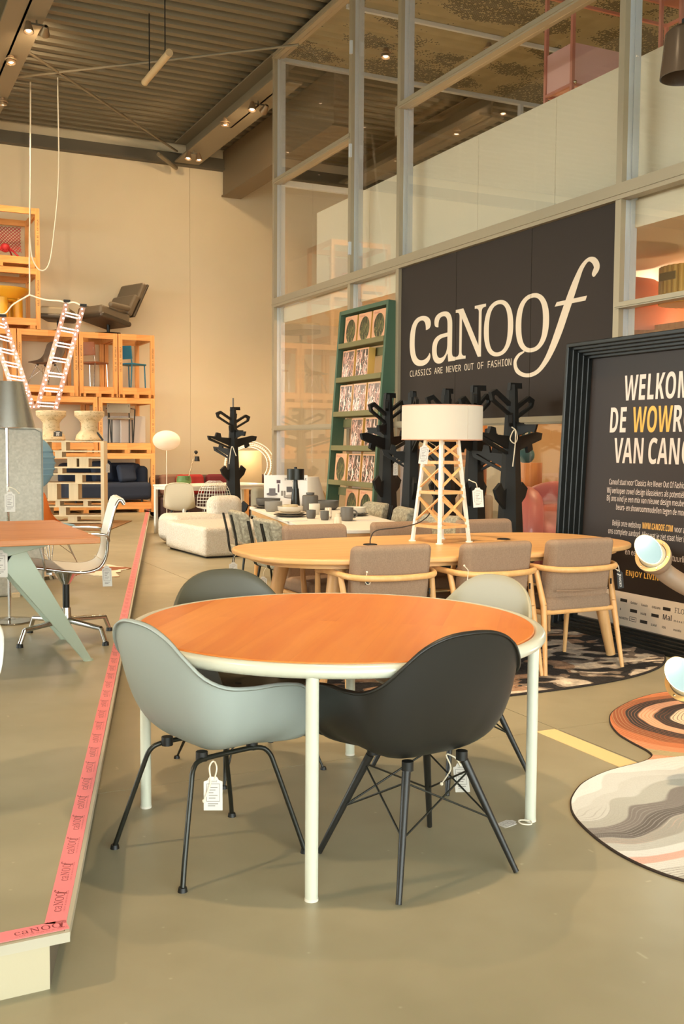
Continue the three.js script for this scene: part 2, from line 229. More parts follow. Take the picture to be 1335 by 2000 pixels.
function cardGeo(w, h, t) { const g = plate([[-w / 2, 0], [w / 2, 0], [w / 2, h * 0.86], [w * 0.3, h * 0.9], [w * 0.2, h], [-w * 0.2, h], [-w * 0.3, h * 0.9], [-w / 2, h * 0.86]], t), p = g.attributes.position, u = g.attributes.uv; for (let i = 0; i < p.count; i++) u.setXY(i, p.getX(i) / w + 0.5, p.getY(i) / h); g.translate(0, -h, 0); return g; }
function priceTag(l, [x, y, z], ry, loop, { w = 0.052, h = 0.085, rx = 0, rz = 0, mat = mTag, string = M.rope, name = 'price_tag' } = {}) {   // hangs from its loop; x, y, z is the top of the card
  const o = thing(name, l, 'tag', [x, y, z], ry); const c = put('card', cardGeo(w, h, 0.0015), mat, o); c.rotation.set(rx, 0, rz);
  const g = []; if (loop) { const pts = loop.map((p) => [p[0], p[1], p[2]]); g.push(tube(pts, 0.0028, 28, 6)); const k = pts[pts.length - 1]; g.push(sph(0.006, ...k)); } if (g.length) put('string', g, string, o);
  return o;
}
// ---------------------------------------------------------------- round table
{ const t = thing('round_table', 'round wooden dining table with a cream tubular rim and legs', 'table', [1.64, 0, -3.449]);
  const d = 0.72; put('table_top', uvm(T(lathe([[0.001, 0.722], [0.728, 0.722], [0.732, 0.726], [0.732, 0.734], [0.728, 0.7375], [0.001, 0.7375]], 128)), 2.5), M.table, t);
  put('rim', T(new THREE.TorusGeometry(0.751, 0.0225, 20, 160), 0, 0.714, 0, PI / 2), M.cream, t);
  for (const [x, z] of [[-0.382, 0.64], [0.633, 0.371], [0.381, -0.645], [-0.631, -0.365]]) { const l = put('leg', [cyl(0.0205, 0.0205, 0.708, x, 0.362, z, 28)], M.cream, t); put('glide', cyl(0.0215, 0.0215, 0.008, x, 0.004, z, 28), std(0xd8d2c2, 0.6), l); }
  put('under_frame', [seg([-0.382, 0.705, 0.64], [0.381, 0.705, -0.645], 0.015), seg([0.633, 0.705, 0.371], [-0.631, 0.705, -0.365], 0.015)], M.cream, t);
  priceTag('white price tag lying on the floor, tied round a cream leg of the round table', [2.213, 0.003, -3.095], -1.35, null, { rx: -PI / 2 + 0.05, h: 0.1, w: 0.05 }).add(T3(tubeMesh([[0.075, 0.008, -0.006], [0.06, 0.012, 0.024], [0.032, 0.012, 0.012], [0.03, 0.01, -0.01], [0.055, 0.01, -0.026]], 0.003, true))); }
function tubeMesh(p, r, closed) { const m = new THREE.Mesh(tube(p, r, 32, 6, closed), M.rope); m.name = 'string'; return m; }
function T3(m) { return m; }
// ---------------------------------------------------------------- moulded shell chairs
function shellGeo(arms = true) {
  const half = arms ? [[0, 0.4, 0.262], [0.13, 0.402, 0.258], [0.205, 0.415, 0.246], [0.25, 0.46, 0.232], [0.274, 0.54, 0.215], [0.291, 0.608, 0.17], [0.3, 0.632, 0.07], [0.301, 0.636, -0.04], [0.29, 0.647, -0.125], [0.26, 0.68, -0.185], [0.217, 0.74, -0.228], [0.166, 0.79, -0.252], [0.09, 0.822, -0.266], [0, 0.83, -0.27]]
    : [[0, 0.405, 0.25], [0.13, 0.407, 0.245], [0.205, 0.42, 0.215], [0.225, 0.44, 0.12], [0.225, 0.46, 0.02], [0.22, 0.5, -0.1], [0.215, 0.58, -0.19], [0.208, 0.68, -0.235], [0.19, 0.77, -0.262], [0.12, 0.81, -0.275], [0, 0.82, -0.28]];
  const rim = [...half, ...half.slice(1, -1).reverse().map(([x, y, z]) => [-x, y, z])], cv = curve(rim, true), N = 96, K = 16, B = V(0, 0.388, -0.02), P = [];
  const R = cv.getSpacedPoints(N); for (let i = 0; i < N; i++) {
    const r = R[i], hx = r.x - B.x, hz = r.z - B.z, h = r.y - B.y, bk = arms ? ss(0.25, 0.85, -hz / Math.hypot(hx, hz)) : 1, k1 = 0.8 - 0.16 * bk, k2 = 0.97 - 0.15 * bk, k3 = 0.34 + 0.14 * bk, b1 = V(B.x + hx * k1, B.y + 0.002, B.z + hz * k1), b2 = V(B.x + hx * k2, B.y + h * k3, B.z + hz * k2), c = new THREE.CubicBezierCurve3(B, b1, b2, r), row = [];
    for (let j = 1; j <= K; j++) row.push(c.getPoint(Math.pow(j / K, 0.9))); const o = V(hx, 0, hz).normalize(); row.push(r.clone().addScaledVector(o, 0.01).add(V(0, 0.001, 0)), r.clone().addScaledVector(o, 0.018).add(V(0, -0.006, 0))); P.push(row);
  }
  const W = K + 2, pos = [B.x, B.y, B.z], idx = []; for (const row of P) for (const p of row) pos.push(p.x, p.y, p.z);
  const at = (i, j) => 1 + (i % N) * W + j; for (let i = 0; i < N; i++) { idx.push(0, at(i, 0), at(i + 1, 0)); for (let j = 0; j + 1 < W; j++) idx.push(at(i, j), at(i, j + 1), at(i + 1, j + 1), at(i, j), at(i + 1, j + 1), at(i + 1, j)); }
  const g = new THREE.BufferGeometry(); g.setAttribute('position', new THREE.Float32BufferAttribute(pos, 3)); g.setIndex(idx); g.computeVertexNormals();
  const n = g.attributes.normal, up = n.getY(0) > 0 ? 1 : -1, cnt = pos.length / 3, full = pos.slice(); for (let k = 0; k < cnt; k++) full.push(pos[3 * k] - up * n.getX(k) * 0.007, pos[3 * k + 1] - up * n.getY(k) * 0.007, pos[3 * k + 2] - up * n.getZ(k) * 0.007);
  const f = idx.slice(); for (let k = 0; k < idx.length; k += 3) f.push(idx[k] + cnt, idx[k + 2] + cnt, idx[k + 1] + cnt); for (let i = 0; i < N; i++) { const a = at(i, W - 1), b = at(i + 1, W - 1); f.push(a, a + cnt, b, b, a + cnt, b + cnt); }
  const s = new THREE.BufferGeometry(); s.setAttribute('position', new THREE.Float32BufferAttribute(full, 3)); s.setIndex(f); s.computeVertexNormals(); return s;
}
const gShell = shellGeo(), gSide = shellGeo(false);
function shellChair(l, mat, base, pos, f, geo = gShell, name = 'shell_armchair') {
  const o = thing(name, l, 'chair', pos, Math.atan2(f[0], f[1])); put('shell', geo, mat, o);
  if (base === 'tube') for (const s of [-1, 1]) { const q = put('leg_frame', tube([[s * 0.222, 0.012, -0.242], [s * 0.2, 0.1, -0.22], [s * 0.155, 0.29, -0.17], [s * 0.138, 0.35, -0.15], [s * 0.125, 0.37, -0.11], [s * 0.12, 0.372, 0], [s * 0.125, 0.37, 0.11], [s * 0.138, 0.35, 0.15], [s * 0.155, 0.29, 0.17], [s * 0.2, 0.1, 0.22], [s * 0.222, 0.012, 0.242]], 0.0085, 90, 10), M.blackTube, o); for (const z of [-0.243, 0.243]) put('glide', cyl(0.013, 0.016, 0.014, s * 0.2225, 0.007, z, 14), M.black, q); }
  if (base === 'dowel') for (const [a, b] of [[-1, -1], [1, -1], [1, 1], [-1, 1]]) put('leg', [seg([a * 0.236, 0.004, b * 0.236], [a * 0.118, 0.36, b * 0.105], 0.0095, 0.0145, 14)], M.blackWood, o);
  if (base === 'dowel') { const g = [], c = [[-1, -1], [1, -1], [1, 1], [-1, 1]]; for (let i = 0; i < 4; i++) { const [a, b] = c[i], [p, q] = c[(i + 1) % 4], hi = (x, z) => [x * 0.13, 0.33, z * 0.117], lo = (x, z) => [x * 0.178, 0.175, z * 0.172]; g.push(seg(hi(a, b), lo(p, q), 0.0035, 0.0035, 6), seg(lo(a, b), hi(p, q), 0.0035, 0.0035, 6)); } for (const [a, b] of c) g.push(seg([a * 0.13, 0.34, b * 0.115], [a * 0.1, 0.385, b * 0.09], 0.006)); put('wire_brace', g, M.blackTube, o); }
  if (base === 'wire' || base === 'chromeWire') { const m = base === 'wire' ? M.blackTube : M.chrome; for (const [a, b] of [[-1, -1], [1, -1], [1, 1], [-1, 1]]) { const l2 = put('leg', [seg([a * 0.235, 0.01, b * 0.235], [a * 0.13, 0.37, b * 0.12], 0.005, 0.005, 6), seg([a * 0.235, 0.01, b * 0.235], [a * 0.09, 0.37, b * 0.14], 0.004, 0.004, 6), seg([a * 0.235, 0.01, b * 0.235], [a * 0.15, 0.37, b * 0.06], 0.004, 0.004, 6)], m, o); put('glide', cyl(0.011, 0.014, 0.012, a * 0.237, 0.006, b * 0.237, 10), M.black, l2); } put('wire_brace', [seg([-0.2, 0.13, -0.2], [0.13, 0.36, -0.13], 0.0035), seg([0.2, 0.13, -0.2], [-0.13, 0.36, -0.13], 0.0035), seg([-0.2, 0.13, 0.2], [0.13, 0.36, 0.13], 0.0035), seg([0.2, 0.13, 0.2], [-0.13, 0.36, 0.13], 0.0035)], m, o); }
  for (const x of [-0.11, 0.11]) for (const z of [-0.1, 0.1]) put('seat_mount', cyl(0.02, 0.02, 0.03, x, 0.378, z, 10), M.black, o);
  return o;
}
shellChair('light grey shell armchair on black tube legs at the round table', M.shellGrey, 'tube', [1.097, 0, -3.31], [0.968, -0.25]);
shellChair('black shell armchair on black dowel legs in front of the round table', M.shellBlack, 'dowel', [1.69, 0, -2.92], [-0.11, -0.99]);
shellChair('dark olive shell armchair on thin wire legs behind the round table', M.shellOlive, 'wire', [1.56, 0, -4.16], [0.12, 0.99]);
shellChair('pale olive shell armchair on dark dowel legs behind the round table', M.shellPale, 'dowel', [2.311, 0, -3.71], [-0.97, 0.2]);
priceTag('white price tag hanging under the light grey shell armchair', [1.035, 0.335, -3.085], -0.42, [[0.004, -0.01, 0], [0.012, 0.03, 0.004], [0.0, 0.045, -0.02], [-0.012, 0.03, -0.004], [-0.008, -0.02, 0.006], [-0.028, -0.075, 0.012]], { w: 0.06, h: 0.11 });
priceTag('white price tag hanging from a brace of the black shell armchair', [1.865, 0.315, -2.93], -0.75, [[0.003, -0.01, 0], [-0.012, 0.02, 0.012], [-0.045, 0.03, 0.014], [-0.03, -0.02, 0.006], [-0.06, -0.075, 0.01]], { w: 0.05, h: 0.1, rz: 0.12 });

// ---------------------------------------------------------------- long oak table with upholstered armchairs
const superE = (a, b, e, n = 96) => Array.from({ length: n }, (_, i) => { const t = i / n * 2 * PI, c = Math.cos(t), s = Math.sin(t); return [a * Math.sign(c) * Math.pow(Math.abs(c), 2 / e), b * Math.sign(s) * Math.pow(Math.abs(s), 2 / e)]; });
{ const t = thing('dining_table', 'long pale oak dining table with rounded ends and tapered legs', 'table', [3.5, 0.011, -5.79]);
  const g = new THREE.ExtrudeGeometry(shape(superE(1.355, 0.665, 3)), { depth: 0.012, bevelEnabled: true, bevelSize: 0.018, bevelThickness: 0.012, bevelSegments: 4 }); g.rotateX(-PI / 2); g.translate(0, 0.716, 0);
  put('table_top', uvm(g, PI / 2), M.oak, t); const a = new THREE.ExtrudeGeometry(shape(superE(1.28, 0.6, 3)), { depth: 0.03, bevelEnabled: false }); a.rotateX(-PI / 2); a.translate(0, 0.675, 0); put('apron', uvm(a, PI / 2), M.oak, t);
  for (const [x, z] of [[-1, 1], [1, 1], [1, -1], [-1, -1]]) put('leg', uvm(join(seg([x * 1.06, 0.003, z * 0.47], [x * 0.93, 0.68, z * 0.4], 0.03, 0.052, 20), seg([x * 0.93, 0.66, z * 0.4], [x * 0.925, 0.69, z * 0.398], 0.052, 0.085, 20))), M.oak, t);
  for (const x of [-0.45, 0.59]) put('cable_grommet', [T(new THREE.TorusGeometry(0.042, 0.005, 8, 28), x, 0.741, -0.115, PI / 2), cyl(0.04, 0.04, 0.004, x, 0.7402, -0.115, 24)], M.black, t); }
function armchair() {                              // upholstered seat and back held by one bent wooden rail, faces +z
  const o = new THREE.Group(), w = 0.285, bw = 0.245;
  put('seat', uvm(rb(0.5, 0.1, 0.5, 0.035, 0, 0.42, 0.0, 0, 0, 0, 3)), M.taupe, o);
  const bk = new RoundedBoxGeometry(bw * 2, 0.39, 0.095, 5, 0.035), p = bk.attributes.position; const sub = bk; for (let i = 0; i < p.count; i++) { const x = p.getX(i), y = p.getY(i); p.setZ(i, p.getZ(i) + 0.9 * x * x - y * 0.16); } sub.computeVertexNormals(); sub.translate(0, 0.625, -0.25); const back = put('backrest', uvm(sub), M.taupe, o);
  put('seam_piping', tube([[-0.2, 0.508, -0.26], [-0.1, 0.508, -0.288], [0, 0.508, -0.298], [0.1, 0.508, -0.288], [0.2, 0.508, -0.26]], 0.004, 20, 6), M.taupe, back);
  const rail = []; for (const [x, y, z] of [[-0.285, 0.635, 0.2], [-0.296, 0.65, 0.08], [-0.3, 0.655, -0.08], [-0.285, 0.65, -0.2], [-0.24, 0.645, -0.28], [-0.15, 0.642, -0.318], [0, 0.64, -0.33], [0.15, 0.642, -0.318], [0.24, 0.645, -0.28], [0.285, 0.65, -0.2], [0.3, 0.655, -0.08], [0.296, 0.65, 0.08], [0.285, 0.635, 0.2]]) rail.push([x, y, z]);
  const rg = tube(rail, 0.017, 80, 12); rg.scale(1, 1, 1); const rp = rg.attributes.position; for (let i = 0; i < rp.count; i++) { const yc = 0.645; rp.setY(i, yc + (rp.getY(i) - yc) * 1.05); } put('arm_rail', uvm(rg), M.oak, o);
  for (const s of [-1, 1]) { put('leg', uvm(join(seg([s * 0.3, 0.003, -0.3], [s * 0.272, 0.42, -0.232], 0.012, 0.02, 14), seg([s * 0.272, 0.42, -0.232], [s * 0.29, 0.645, -0.17], 0.02, 0.016, 14))), M.oak, o); put('leg', uvm(join(seg([s * 0.28, 0.003, 0.24], [s * 0.275, 0.4, 0.21], 0.012, 0.02, 14), seg([s * 0.275, 0.4, 0.21], [s * 0.288, 0.638, 0.19], 0.02, 0.015, 14))), M.oak, o); put('end_cap', sph(0.0175, s * 0.285, 0.636, 0.2, 1, 1, 1, 12), M.oak, o); }
  put('seat_frame', uvm(join(seg([-0.272, 0.375, -0.235], [0.272, 0.375, -0.235], 0.016, 0.016, 10), seg([-0.275, 0.375, 0.21], [0.275, 0.375, 0.21], 0.016, 0.016, 10), seg([-0.272, 0.375, -0.235], [-0.275, 0.375, 0.21], 0.016, 0.016, 10), seg([0.272, 0.375, -0.235], [0.275, 0.375, 0.21], 0.016, 0.016, 10))), M.oak, o);
  put('fabric_label', box(0.006, 0.035, 0.01, -0.235, 0.545, -0.25), M.black, back);
  return o;
}
{ const p = armchair(), grp = 'taupe armchairs at the oak table';
  for (const [x, z, r, l] of [[2.8, -5.36, PI - 0.05, 'taupe armchair on the near side of the oak table, closest to the rounded left end'], [3.44, -5.28, PI + 0.04, 'taupe armchair in the middle of the near side of the oak table'], [4.06, -5.28, PI + 0.02, 'taupe armchair standing clear at the end of the patterned rug, legs fully visible'],
    [2.98, -6.4, 0.02, 'taupe armchair on the far side of the oak table, behind its left end'], [3.68, -6.42, -0.03, 'taupe armchair on the far side of the oak table, beside the grey dishes'], [4.42, -6.42, 0.02, 'taupe armchair on the far side of the oak table, in front of the black trees']]) { const c = p.clone(); c.name = numbered('upholstered_armchair'); c.position.set(x, 0.012, z); c.rotation.y = r; scene.add(c); label(c, l, 'chair', grp); } }
priceTag('white price tag tied to the rail of the middle near armchair', [3.2, 0.6, -4.98], -0.3, [[0, -0.01, 0], [0.004, 0.04, 0], [0.006, 0.08, 0.002], [-0.01, 0.1, 0.005], [-0.018, 0.11, 0.004]], { w: 0.05, h: 0.09 });
priceTag('black lettered tag hanging from the armchair with fully visible legs', [4.345, 0.625, -5.01], -0.2, [[0.0, -0.01, 0], [-0.01, 0.03, 0], [-0.035, 0.05, 0.004], [-0.04, 0.02, 0], [-0.012, 0.0, 0]], { w: 0.042, h: 0.115, rz: 0.12, mat: mKey, name: 'key_tag' });
priceTag('white looped string tag on the leftmost near armchair of the oak table', [2.6, 0.64, -5.07], -0.4, [[0, 0, 0], [0.012, 0.02, 0], [0.02, 0.0, 0.004], [0.01, -0.02, 0], [-0.008, -0.005, 0], [0, 0.05, 0.002]], { w: 0.02, h: 0.02, mat: M.black });
// ---------------------------------------------------------------- tower lamp on the oak table
{ const o = thing('table_lamp', 'table lamp with a white drum shade on a timber scaffold tower', 'lamp', [3.6, 0.744, -5.935], 0.2);
  const c = [[-1, -1], [1, -1], [1, 1], [-1, 1]], hw = (y) => 0.135 - 0.06 * y / 0.7, at = (k, y) => [c[k][0] * hw(y), y, c[k][1] * hw(y)];
  for (let k = 0; k < 4; k++) { const l = put('leg', bar(at(k, 0.012), at(k, 0.7), 0.02, 0.02, [1, 0, 0]), M.whitePaint, o); put('foot', cyl(0.024, 0.026, 0.014, c[k][0] * 0.135, 0.007, c[k][1] * 0.135, 20), M.whitePaint, l); }
  const Y = [0.115, 0.34, 0.54, 0.69];
  for (let k = 0; k < 4; k++) { const q = (k + 1) % 4, sd = [0, 1, 0]; for (let i = 0; i < 4; i++) put('cross_bar', uvm(bar(at(k, Y[i]), at(q, Y[i]), 0.02, 0.012, sd)), M.oak, o);
    for (let i = 0; i < 3; i++) { put('brace', uvm(bar(at(k, Y[i] + 0.03), at(q, Y[i + 1] - 0.03), 0.017, 0.008, [1, 0.2, 0.3])), M.oak, o); put('brace', uvm(bar(at(q, Y[i] + 0.03), at(k, Y[i + 1] - 0.03), 0.017, 0.008, [1, 0.2, 0.3])), M.oak, o); } }
  const nuts = []; for (let k = 0; k < 4; k++) for (const y of Y.slice(0, 3)) for (const d of [0.03, 0, -0.03]) { const p = at(k, y + d); nuts.push(sph(0.012, p[0] * 1.02, p[1], p[2] * 1.02, 1, 1, 1, 8)); } stuff(put('bolts', nuts, M.whitePaint, o));
  const sh = put('lamp_shade', T(lathe([[0.262, 0.692], [0.268, 0.69], [0.27, 0.695], [0.27, 0.91], [0.266, 0.918], [0.258, 0.918], [0.258, 0.696], [0.262, 0.692]], 72)), M.linen, o); put('shade_rim', [T(new THREE.TorusGeometry(0.268, 0.004, 6, 72), 0, 0.692, 0, PI / 2), T(new THREE.TorusGeometry(0.266, 0.004, 6, 72), 0, 0.916, 0, PI / 2)], std(0xc99d86, 0.8), sh); put('shade_spider', [box(0.52, 0.006, 0.01, 0, 0.9, 0), box(0.01, 0.006, 0.52, 0, 0.9, 0), cyl(0.02, 0.02, 0.12, 0, 0.8, 0)], M.whitePaint, sh); put('shade_seam', box(0.008, 0.22, 0.003, -0.02, 0.805, 0.27), M.linen, sh);
  solo('lamp_cable', tube([[3.05, 0.742, -5.905], [3.055, 0.8, -5.905], [3.1, 0.845, -5.9], [3.3, 0.86, -5.91], [3.46, 0.9, -5.93], [3.53, 1.0, -5.93], [3.56, 1.3, -5.93]], 0.004, 60, 6), M.cable, 'thin dark cable running from the tower lamp to a table grommet', 'cable');
  priceTag('pink price tag at the upper left of the tower lamp', [3.425, 1.4, -5.86], -0.4, [[0, -0.005, 0], [0.01, 0.03, 0], [0.015, 0.05, -0.02]], { w: 0.06, h: 0.125, rz: -0.1 });
  priceTag('white price tag at the lower right of the tower lamp', [3.76, 1.12, -5.74], -0.4, [[0, -0.005, 0], [-0.01, 0.03, 0], [-0.03, 0.04, -0.02], [-0.05, 0.05, -0.04]], { w: 0.07, h: 0.13, rz: 0.08 }); }
// ---------------------------------------------------------------- rugs
{ const r = thing('patterned_rug', 'mottled black, white and rust rug with dark edging under the oak table', 'rug', [3.45, 0, -5.75]); const g = new THREE.ExtrudeGeometry(shape(superE(1.58, 1.05, 2.5, 160)), { depth: 0.01, bevelEnabled: false }); g.rotateX(-PI / 2); g.translate(0, 0.001, 0); put('pile', uvm(g), std(0xffffff, 0.95, 0, { map: tRug, bumpMap: bFur, bumpScale: 0.006 }), r);
  put('edging', tube(superE(1.585, 1.055, 2.5, 120).map(([x, z]) => [x, 0.006, z]), 0.0075, 360, 6, true), std(0x2a211a, 0.9), r); }
{ const pts = [[4.174, -4.388], [3.905, -4.337], [3.622, -4.19], [3.463, -4.035], [3.354, -3.851], [3.31, -3.7], [3.281, -3.558], [3.235, -3.485], [3.135, -3.442], [2.92, -3.406], [2.732, -3.331], [2.6, -3.233], [2.512, -3.141], [2.435, -3.01], [2.375, -2.811], [2.357, -2.615], [2.401, -2.425], [2.55, -2.2], [2.85, -2.08], [3.3, -2.12], [3.8, -2.38], [4.2, -2.7], [4.55, -3.1], [4.75, -3.6], [4.7, -4.05], [4.48, -4.3]];
  const cv = curve(pts.map(([x, z]) => [x, 0, z]), true).getSpacedPoints(220).slice(0, -1).map((p) => [p.x, p.z]), r = thing('marbled_rug', 'blob-shaped rug with swirling grey, white and terracotta marbled print', 'rug'); const g = uvm(area(cv, 0.001, 0.009)), u = g.attributes.uv; for (let i = 0; i < u.count; i++) u.setXY(i, u.getX(i) - 2.2, u.getY(i) + 4.6);
  put('pile', g, std(0xffffff, 0.9, 0, { map: tMarb }), r); put('edging', tube(cv.filter((_, i) => i % 2 === 0).map(([x, z]) => [x, 0.0045, z]), 0.0055, 440, 6, true), std(0x33261c, 0.9), r); }

// ---------------------------------------------------------------- lettered panels on the glass wall
function fit(c, s, x0, x1, base, top, font, just) {   // text stretched to a box: x0..x1, from base up to top
  c.save(); c.font = font; const m = c.measureText(s), w = (m.actualBoundingBoxRight ?? m.width) + (m.actualBoundingBoxLeft ?? 0), h = (m.actualBoundingBoxAscent ?? 70) + (m.actualBoundingBoxDescent ?? 0) * 0;
  c.translate(x0, base); c.scale((x1 - x0) / w, (base - top) / h); c.fillText(s, m.actualBoundingBoxLeft ?? 0, 0); c.restore();
}
const tSign = canvas(2048, 970, (c, W, H) => {
  const k = 2048 / 3.695, X = (z) => (z + 10.465) * k, Y = (y) => (3.42 - y) * k; c.fillStyle = '#271a0e'; c.fillRect(0, 0, W, H); c.fillStyle = c.strokeStyle = '#dccab2';
  for (const [s, a, b, y0, y1] of [['c', -10.257, -9.79, 2.288, 2.828], ['a', -9.765, -9.283, 2.288, 2.825], ['N', -9.288, -8.718, 2.295, 2.815], ['O', -8.751, -8.242, 2.282, 2.82], ['O', -8.207, -7.683, 2.279, 2.815]]) fit(c, s, X(a), X(b), Y(y0), Y(y1), '200px serif');
  const p = [[-7.075, 2.87, 0.055], [-7.04, 2.92, 0.075], [-7.075, 2.975, 0.06], [-7.15, 3.0, 0.035], [-7.23, 2.955, 0.05], [-7.3, 2.86, 0.075], [-7.36, 2.76, 0.092], [-7.45, 2.6, 0.1], [-7.536, 2.44, 0.1], [-7.63, 2.29, 0.085], [-7.72, 2.18, 0.065], [-7.84, 2.09, 0.045], [-7.97, 2.06, 0.038], [-8.1, 2.078, 0.04], [-8.185, 2.13, 0.052], [-8.205, 2.2, 0.05], [-8.15, 2.258, 0.034], [-8.065, 2.285, 0.016]], cv = new THREE.CatmullRomCurve3(p.map((q) => V(q[0], q[1], q[2])));
  for (const q of cv.getSpacedPoints(500)) { c.beginPath(); c.arc(X(q.x), Y(q.y), q.z * k / 2, 0, 7); c.fill(); }
  c.beginPath(); c.moveTo(X(-7.61), Y(2.652)); c.lineTo(X(-7.58), Y(2.69)); c.lineTo(X(-7.16), Y(2.695)); c.lineTo(X(-7.18), Y(2.655)); c.fill();
  fit(c, 'CLASSICS ARE NEVER OUT OF FASHION', X(-10.245), X(-8.265), Y(2.172), Y(2.24), '60px monospace');
});
const mSign = std(0xffffff, 0.7, 0, { map: tSign }), sg = thing('wall_sign', 'large dark brown sign with cream lettering fixed to the glass wall', 'sign');
for (const [a, b] of [[-10.462, -9.283], [-9.277, -7.973], [-7.967, -6.775]]) { const g = box(0.02, 1.75, b - a, GX - 0.01, 2.545, (a + b) / 2), p = g.attributes.position, u = g.attributes.uv; for (let i = 0; i < p.count; i++) u.setXY(i, (p.getZ(i) + 10.465) / 3.695, (p.getY(i) - 1.67) / 1.75); put('panel', g, mSign, sg); }
// welcome board in its deep stepped frame, leaning on the wall
const tBoard = canvas(1584, 1791, (c, W, H) => {
  const k = 900, X = (x) => (x * 1.04 - 0.07 + 0.88) * k, Y = (y) => (2.08 - y) * k; c.fillStyle = '#271b13'; c.fillRect(0, 0, W, H); const pale = '#dccdc2', amb = '#e9b04e', B = 'bold 200px sans-serif';
  c.fillStyle = pale; fit(c, 'WELKOM', X(-0.41), X(0.225), Y(1.74), Y(1.925), B); fit(c, 'IN', X(0.29), X(0.41), Y(1.74), Y(1.925), B); fit(c, 'DE', X(-0.537), X(-0.37), Y(1.508), Y(1.693), B); fit(c, 'ROOM', X(0.09), X(0.537), Y(1.508), Y(1.693), B); c.fillStyle = amb; fit(c, 'WOW', X(-0.305), X(0.08), Y(1.508), Y(1.693), B);
  c.fillStyle = pale; fit(c, 'VAN', X(-0.48), X(-0.18), Y(1.284), Y(1.467), B); fit(c, 'CANOOF', X(-0.13), X(0.48), Y(1.284), Y(1.467), B);
  const line = (s, hw, y) => fit(c, s, X(-hw), X(hw), Y(y), Y(y + 0.044), '60px sans-serif');
  line('Canoof staat voor ‘Classics Are Never Out Of Fashion’ en zo denken wij.', 0.51, 1.122); line('Wij verkopen zowel design klassiekers als potentiële design klassiekers.', 0.53, 1.058); line('Bij ons vind je een mix van nieuwe design meubelen, vintage design,', 0.525, 1.0); line('beurs- en showroommodellen tegen de mooiste prijzen.', 0.42, 0.938);
  fit(c, 'Bekijk onze webshop', X(-0.45), X(-0.16), Y(0.82), Y(0.864), '60px sans-serif'); fit(c, 'voor alle prijzen en', X(0.16), X(0.45), Y(0.82), Y(0.864), '60px sans-serif'); line('ons complete aanbod. Alles wat je ziet staat hier in de showroom', 0.49, 0.758); line('en een groot deel is natuurlijk', 0.3, 0.62); line('te bekijken', 0.12, 0.57);
  c.fillStyle = amb; fit(c, 'WWW.CANOOF.COM', X(-0.145), X(0.145), Y(0.82), Y(0.866), 'bold 60px sans-serif'); fit(c, 'ENJOY LIVING IN THE', X(-0.28), X(0.28), Y(0.468), Y(0.508), 'bold 60px sans-serif');
  c.fillStyle = '#e3d0b8'; c.fillRect(0, Y(0.345), W, H); c.fillStyle = '#2c241e'; c.font = '78px serif'; c.fillText('canoo', X(-0.78), Y(0.235)); c.font = 'italic 110px serif'; c.fillText('f', X(-0.545), Y(0.225)); c.font = '15px monospace'; c.fillText('CLASSICS ARE NEVER OUT OF FASHION', X(-0.78), Y(0.2));
  const rows = [['', 'Gelder', 'Cassin', 'ORSIØN', '', 'FLOS', ''], ['8', '', 'HAAB', '', 'Mal', 'm o o o i', 'Muuto'], ['MOBITEC', '', '', 'SLAM', 'SIN', 'montis', 'vitra.']];
  rows.forEach((r, j) => r.forEach((s, i) => { const x = X(-0.32 + i * 0.105), y = Y(0.27 - j * 0.062); c.font = i === 4 && j === 1 ? 'bold 46px sans-serif' : i === 5 && j === 0 ? '44px serif' : 'bold 20px sans-serif'; if (s) c.fillText(s, x, y); else if ((i + j) % 2) { c.lineWidth = 3; c.strokeStyle = '#2c241e'; c.strokeRect(x, y - 26, 62, 26); c.fillRect(x + 10, y - 15, 42, 4); } else c.fillRect(x, y - 22, 66, 20); }));
});
{ const o = thing('welcome_board', 'dark framed welcome board with large white and amber lettering', 'sign', [4.985, 0, -5.44], -PI / 2); o.rotation.order = 'YXZ'; o.rotation.x = -0.045; const mF = std(0x0e110e, 0.4), oh = 2.17;
  for (let i = 0; i < 5; i++) { const a = i * 0.02, b = 0.1, w = 0.98, g = plate([[-w + a, a * 0.9], [w - a, a * 0.9], [w - a, oh - a], [-w + a, oh - a]], 0.045, 0.005, [[[-w + a + 0.02, a * 0.9 + 0.018], [-w + a + 0.02, oh - a - 0.02], [w - a - 0.02, oh - a - 0.02], [w - a - 0.02, a * 0.9 + 0.018]]]); g.translate(0, 0.006, 0.06 - i * 0.034); put('frame_step', g, mF, o); }
  const g = plate([[-0.89, 0.08], [0.89, 0.08], [0.89, 2.09], [-0.89, 2.09]], 0.02), p = g.attributes.position, u = g.attributes.uv; for (let i = 0; i < p.count; i++) u.setXY(i, (p.getX(i) + 0.88) / 1.76, (p.getY(i) - 0.09) / 1.99); g.translate(0, 0, -0.095); put('printed_panel', g, std(0xffffff, 0.55, 0, { map: tBoard }), o); }
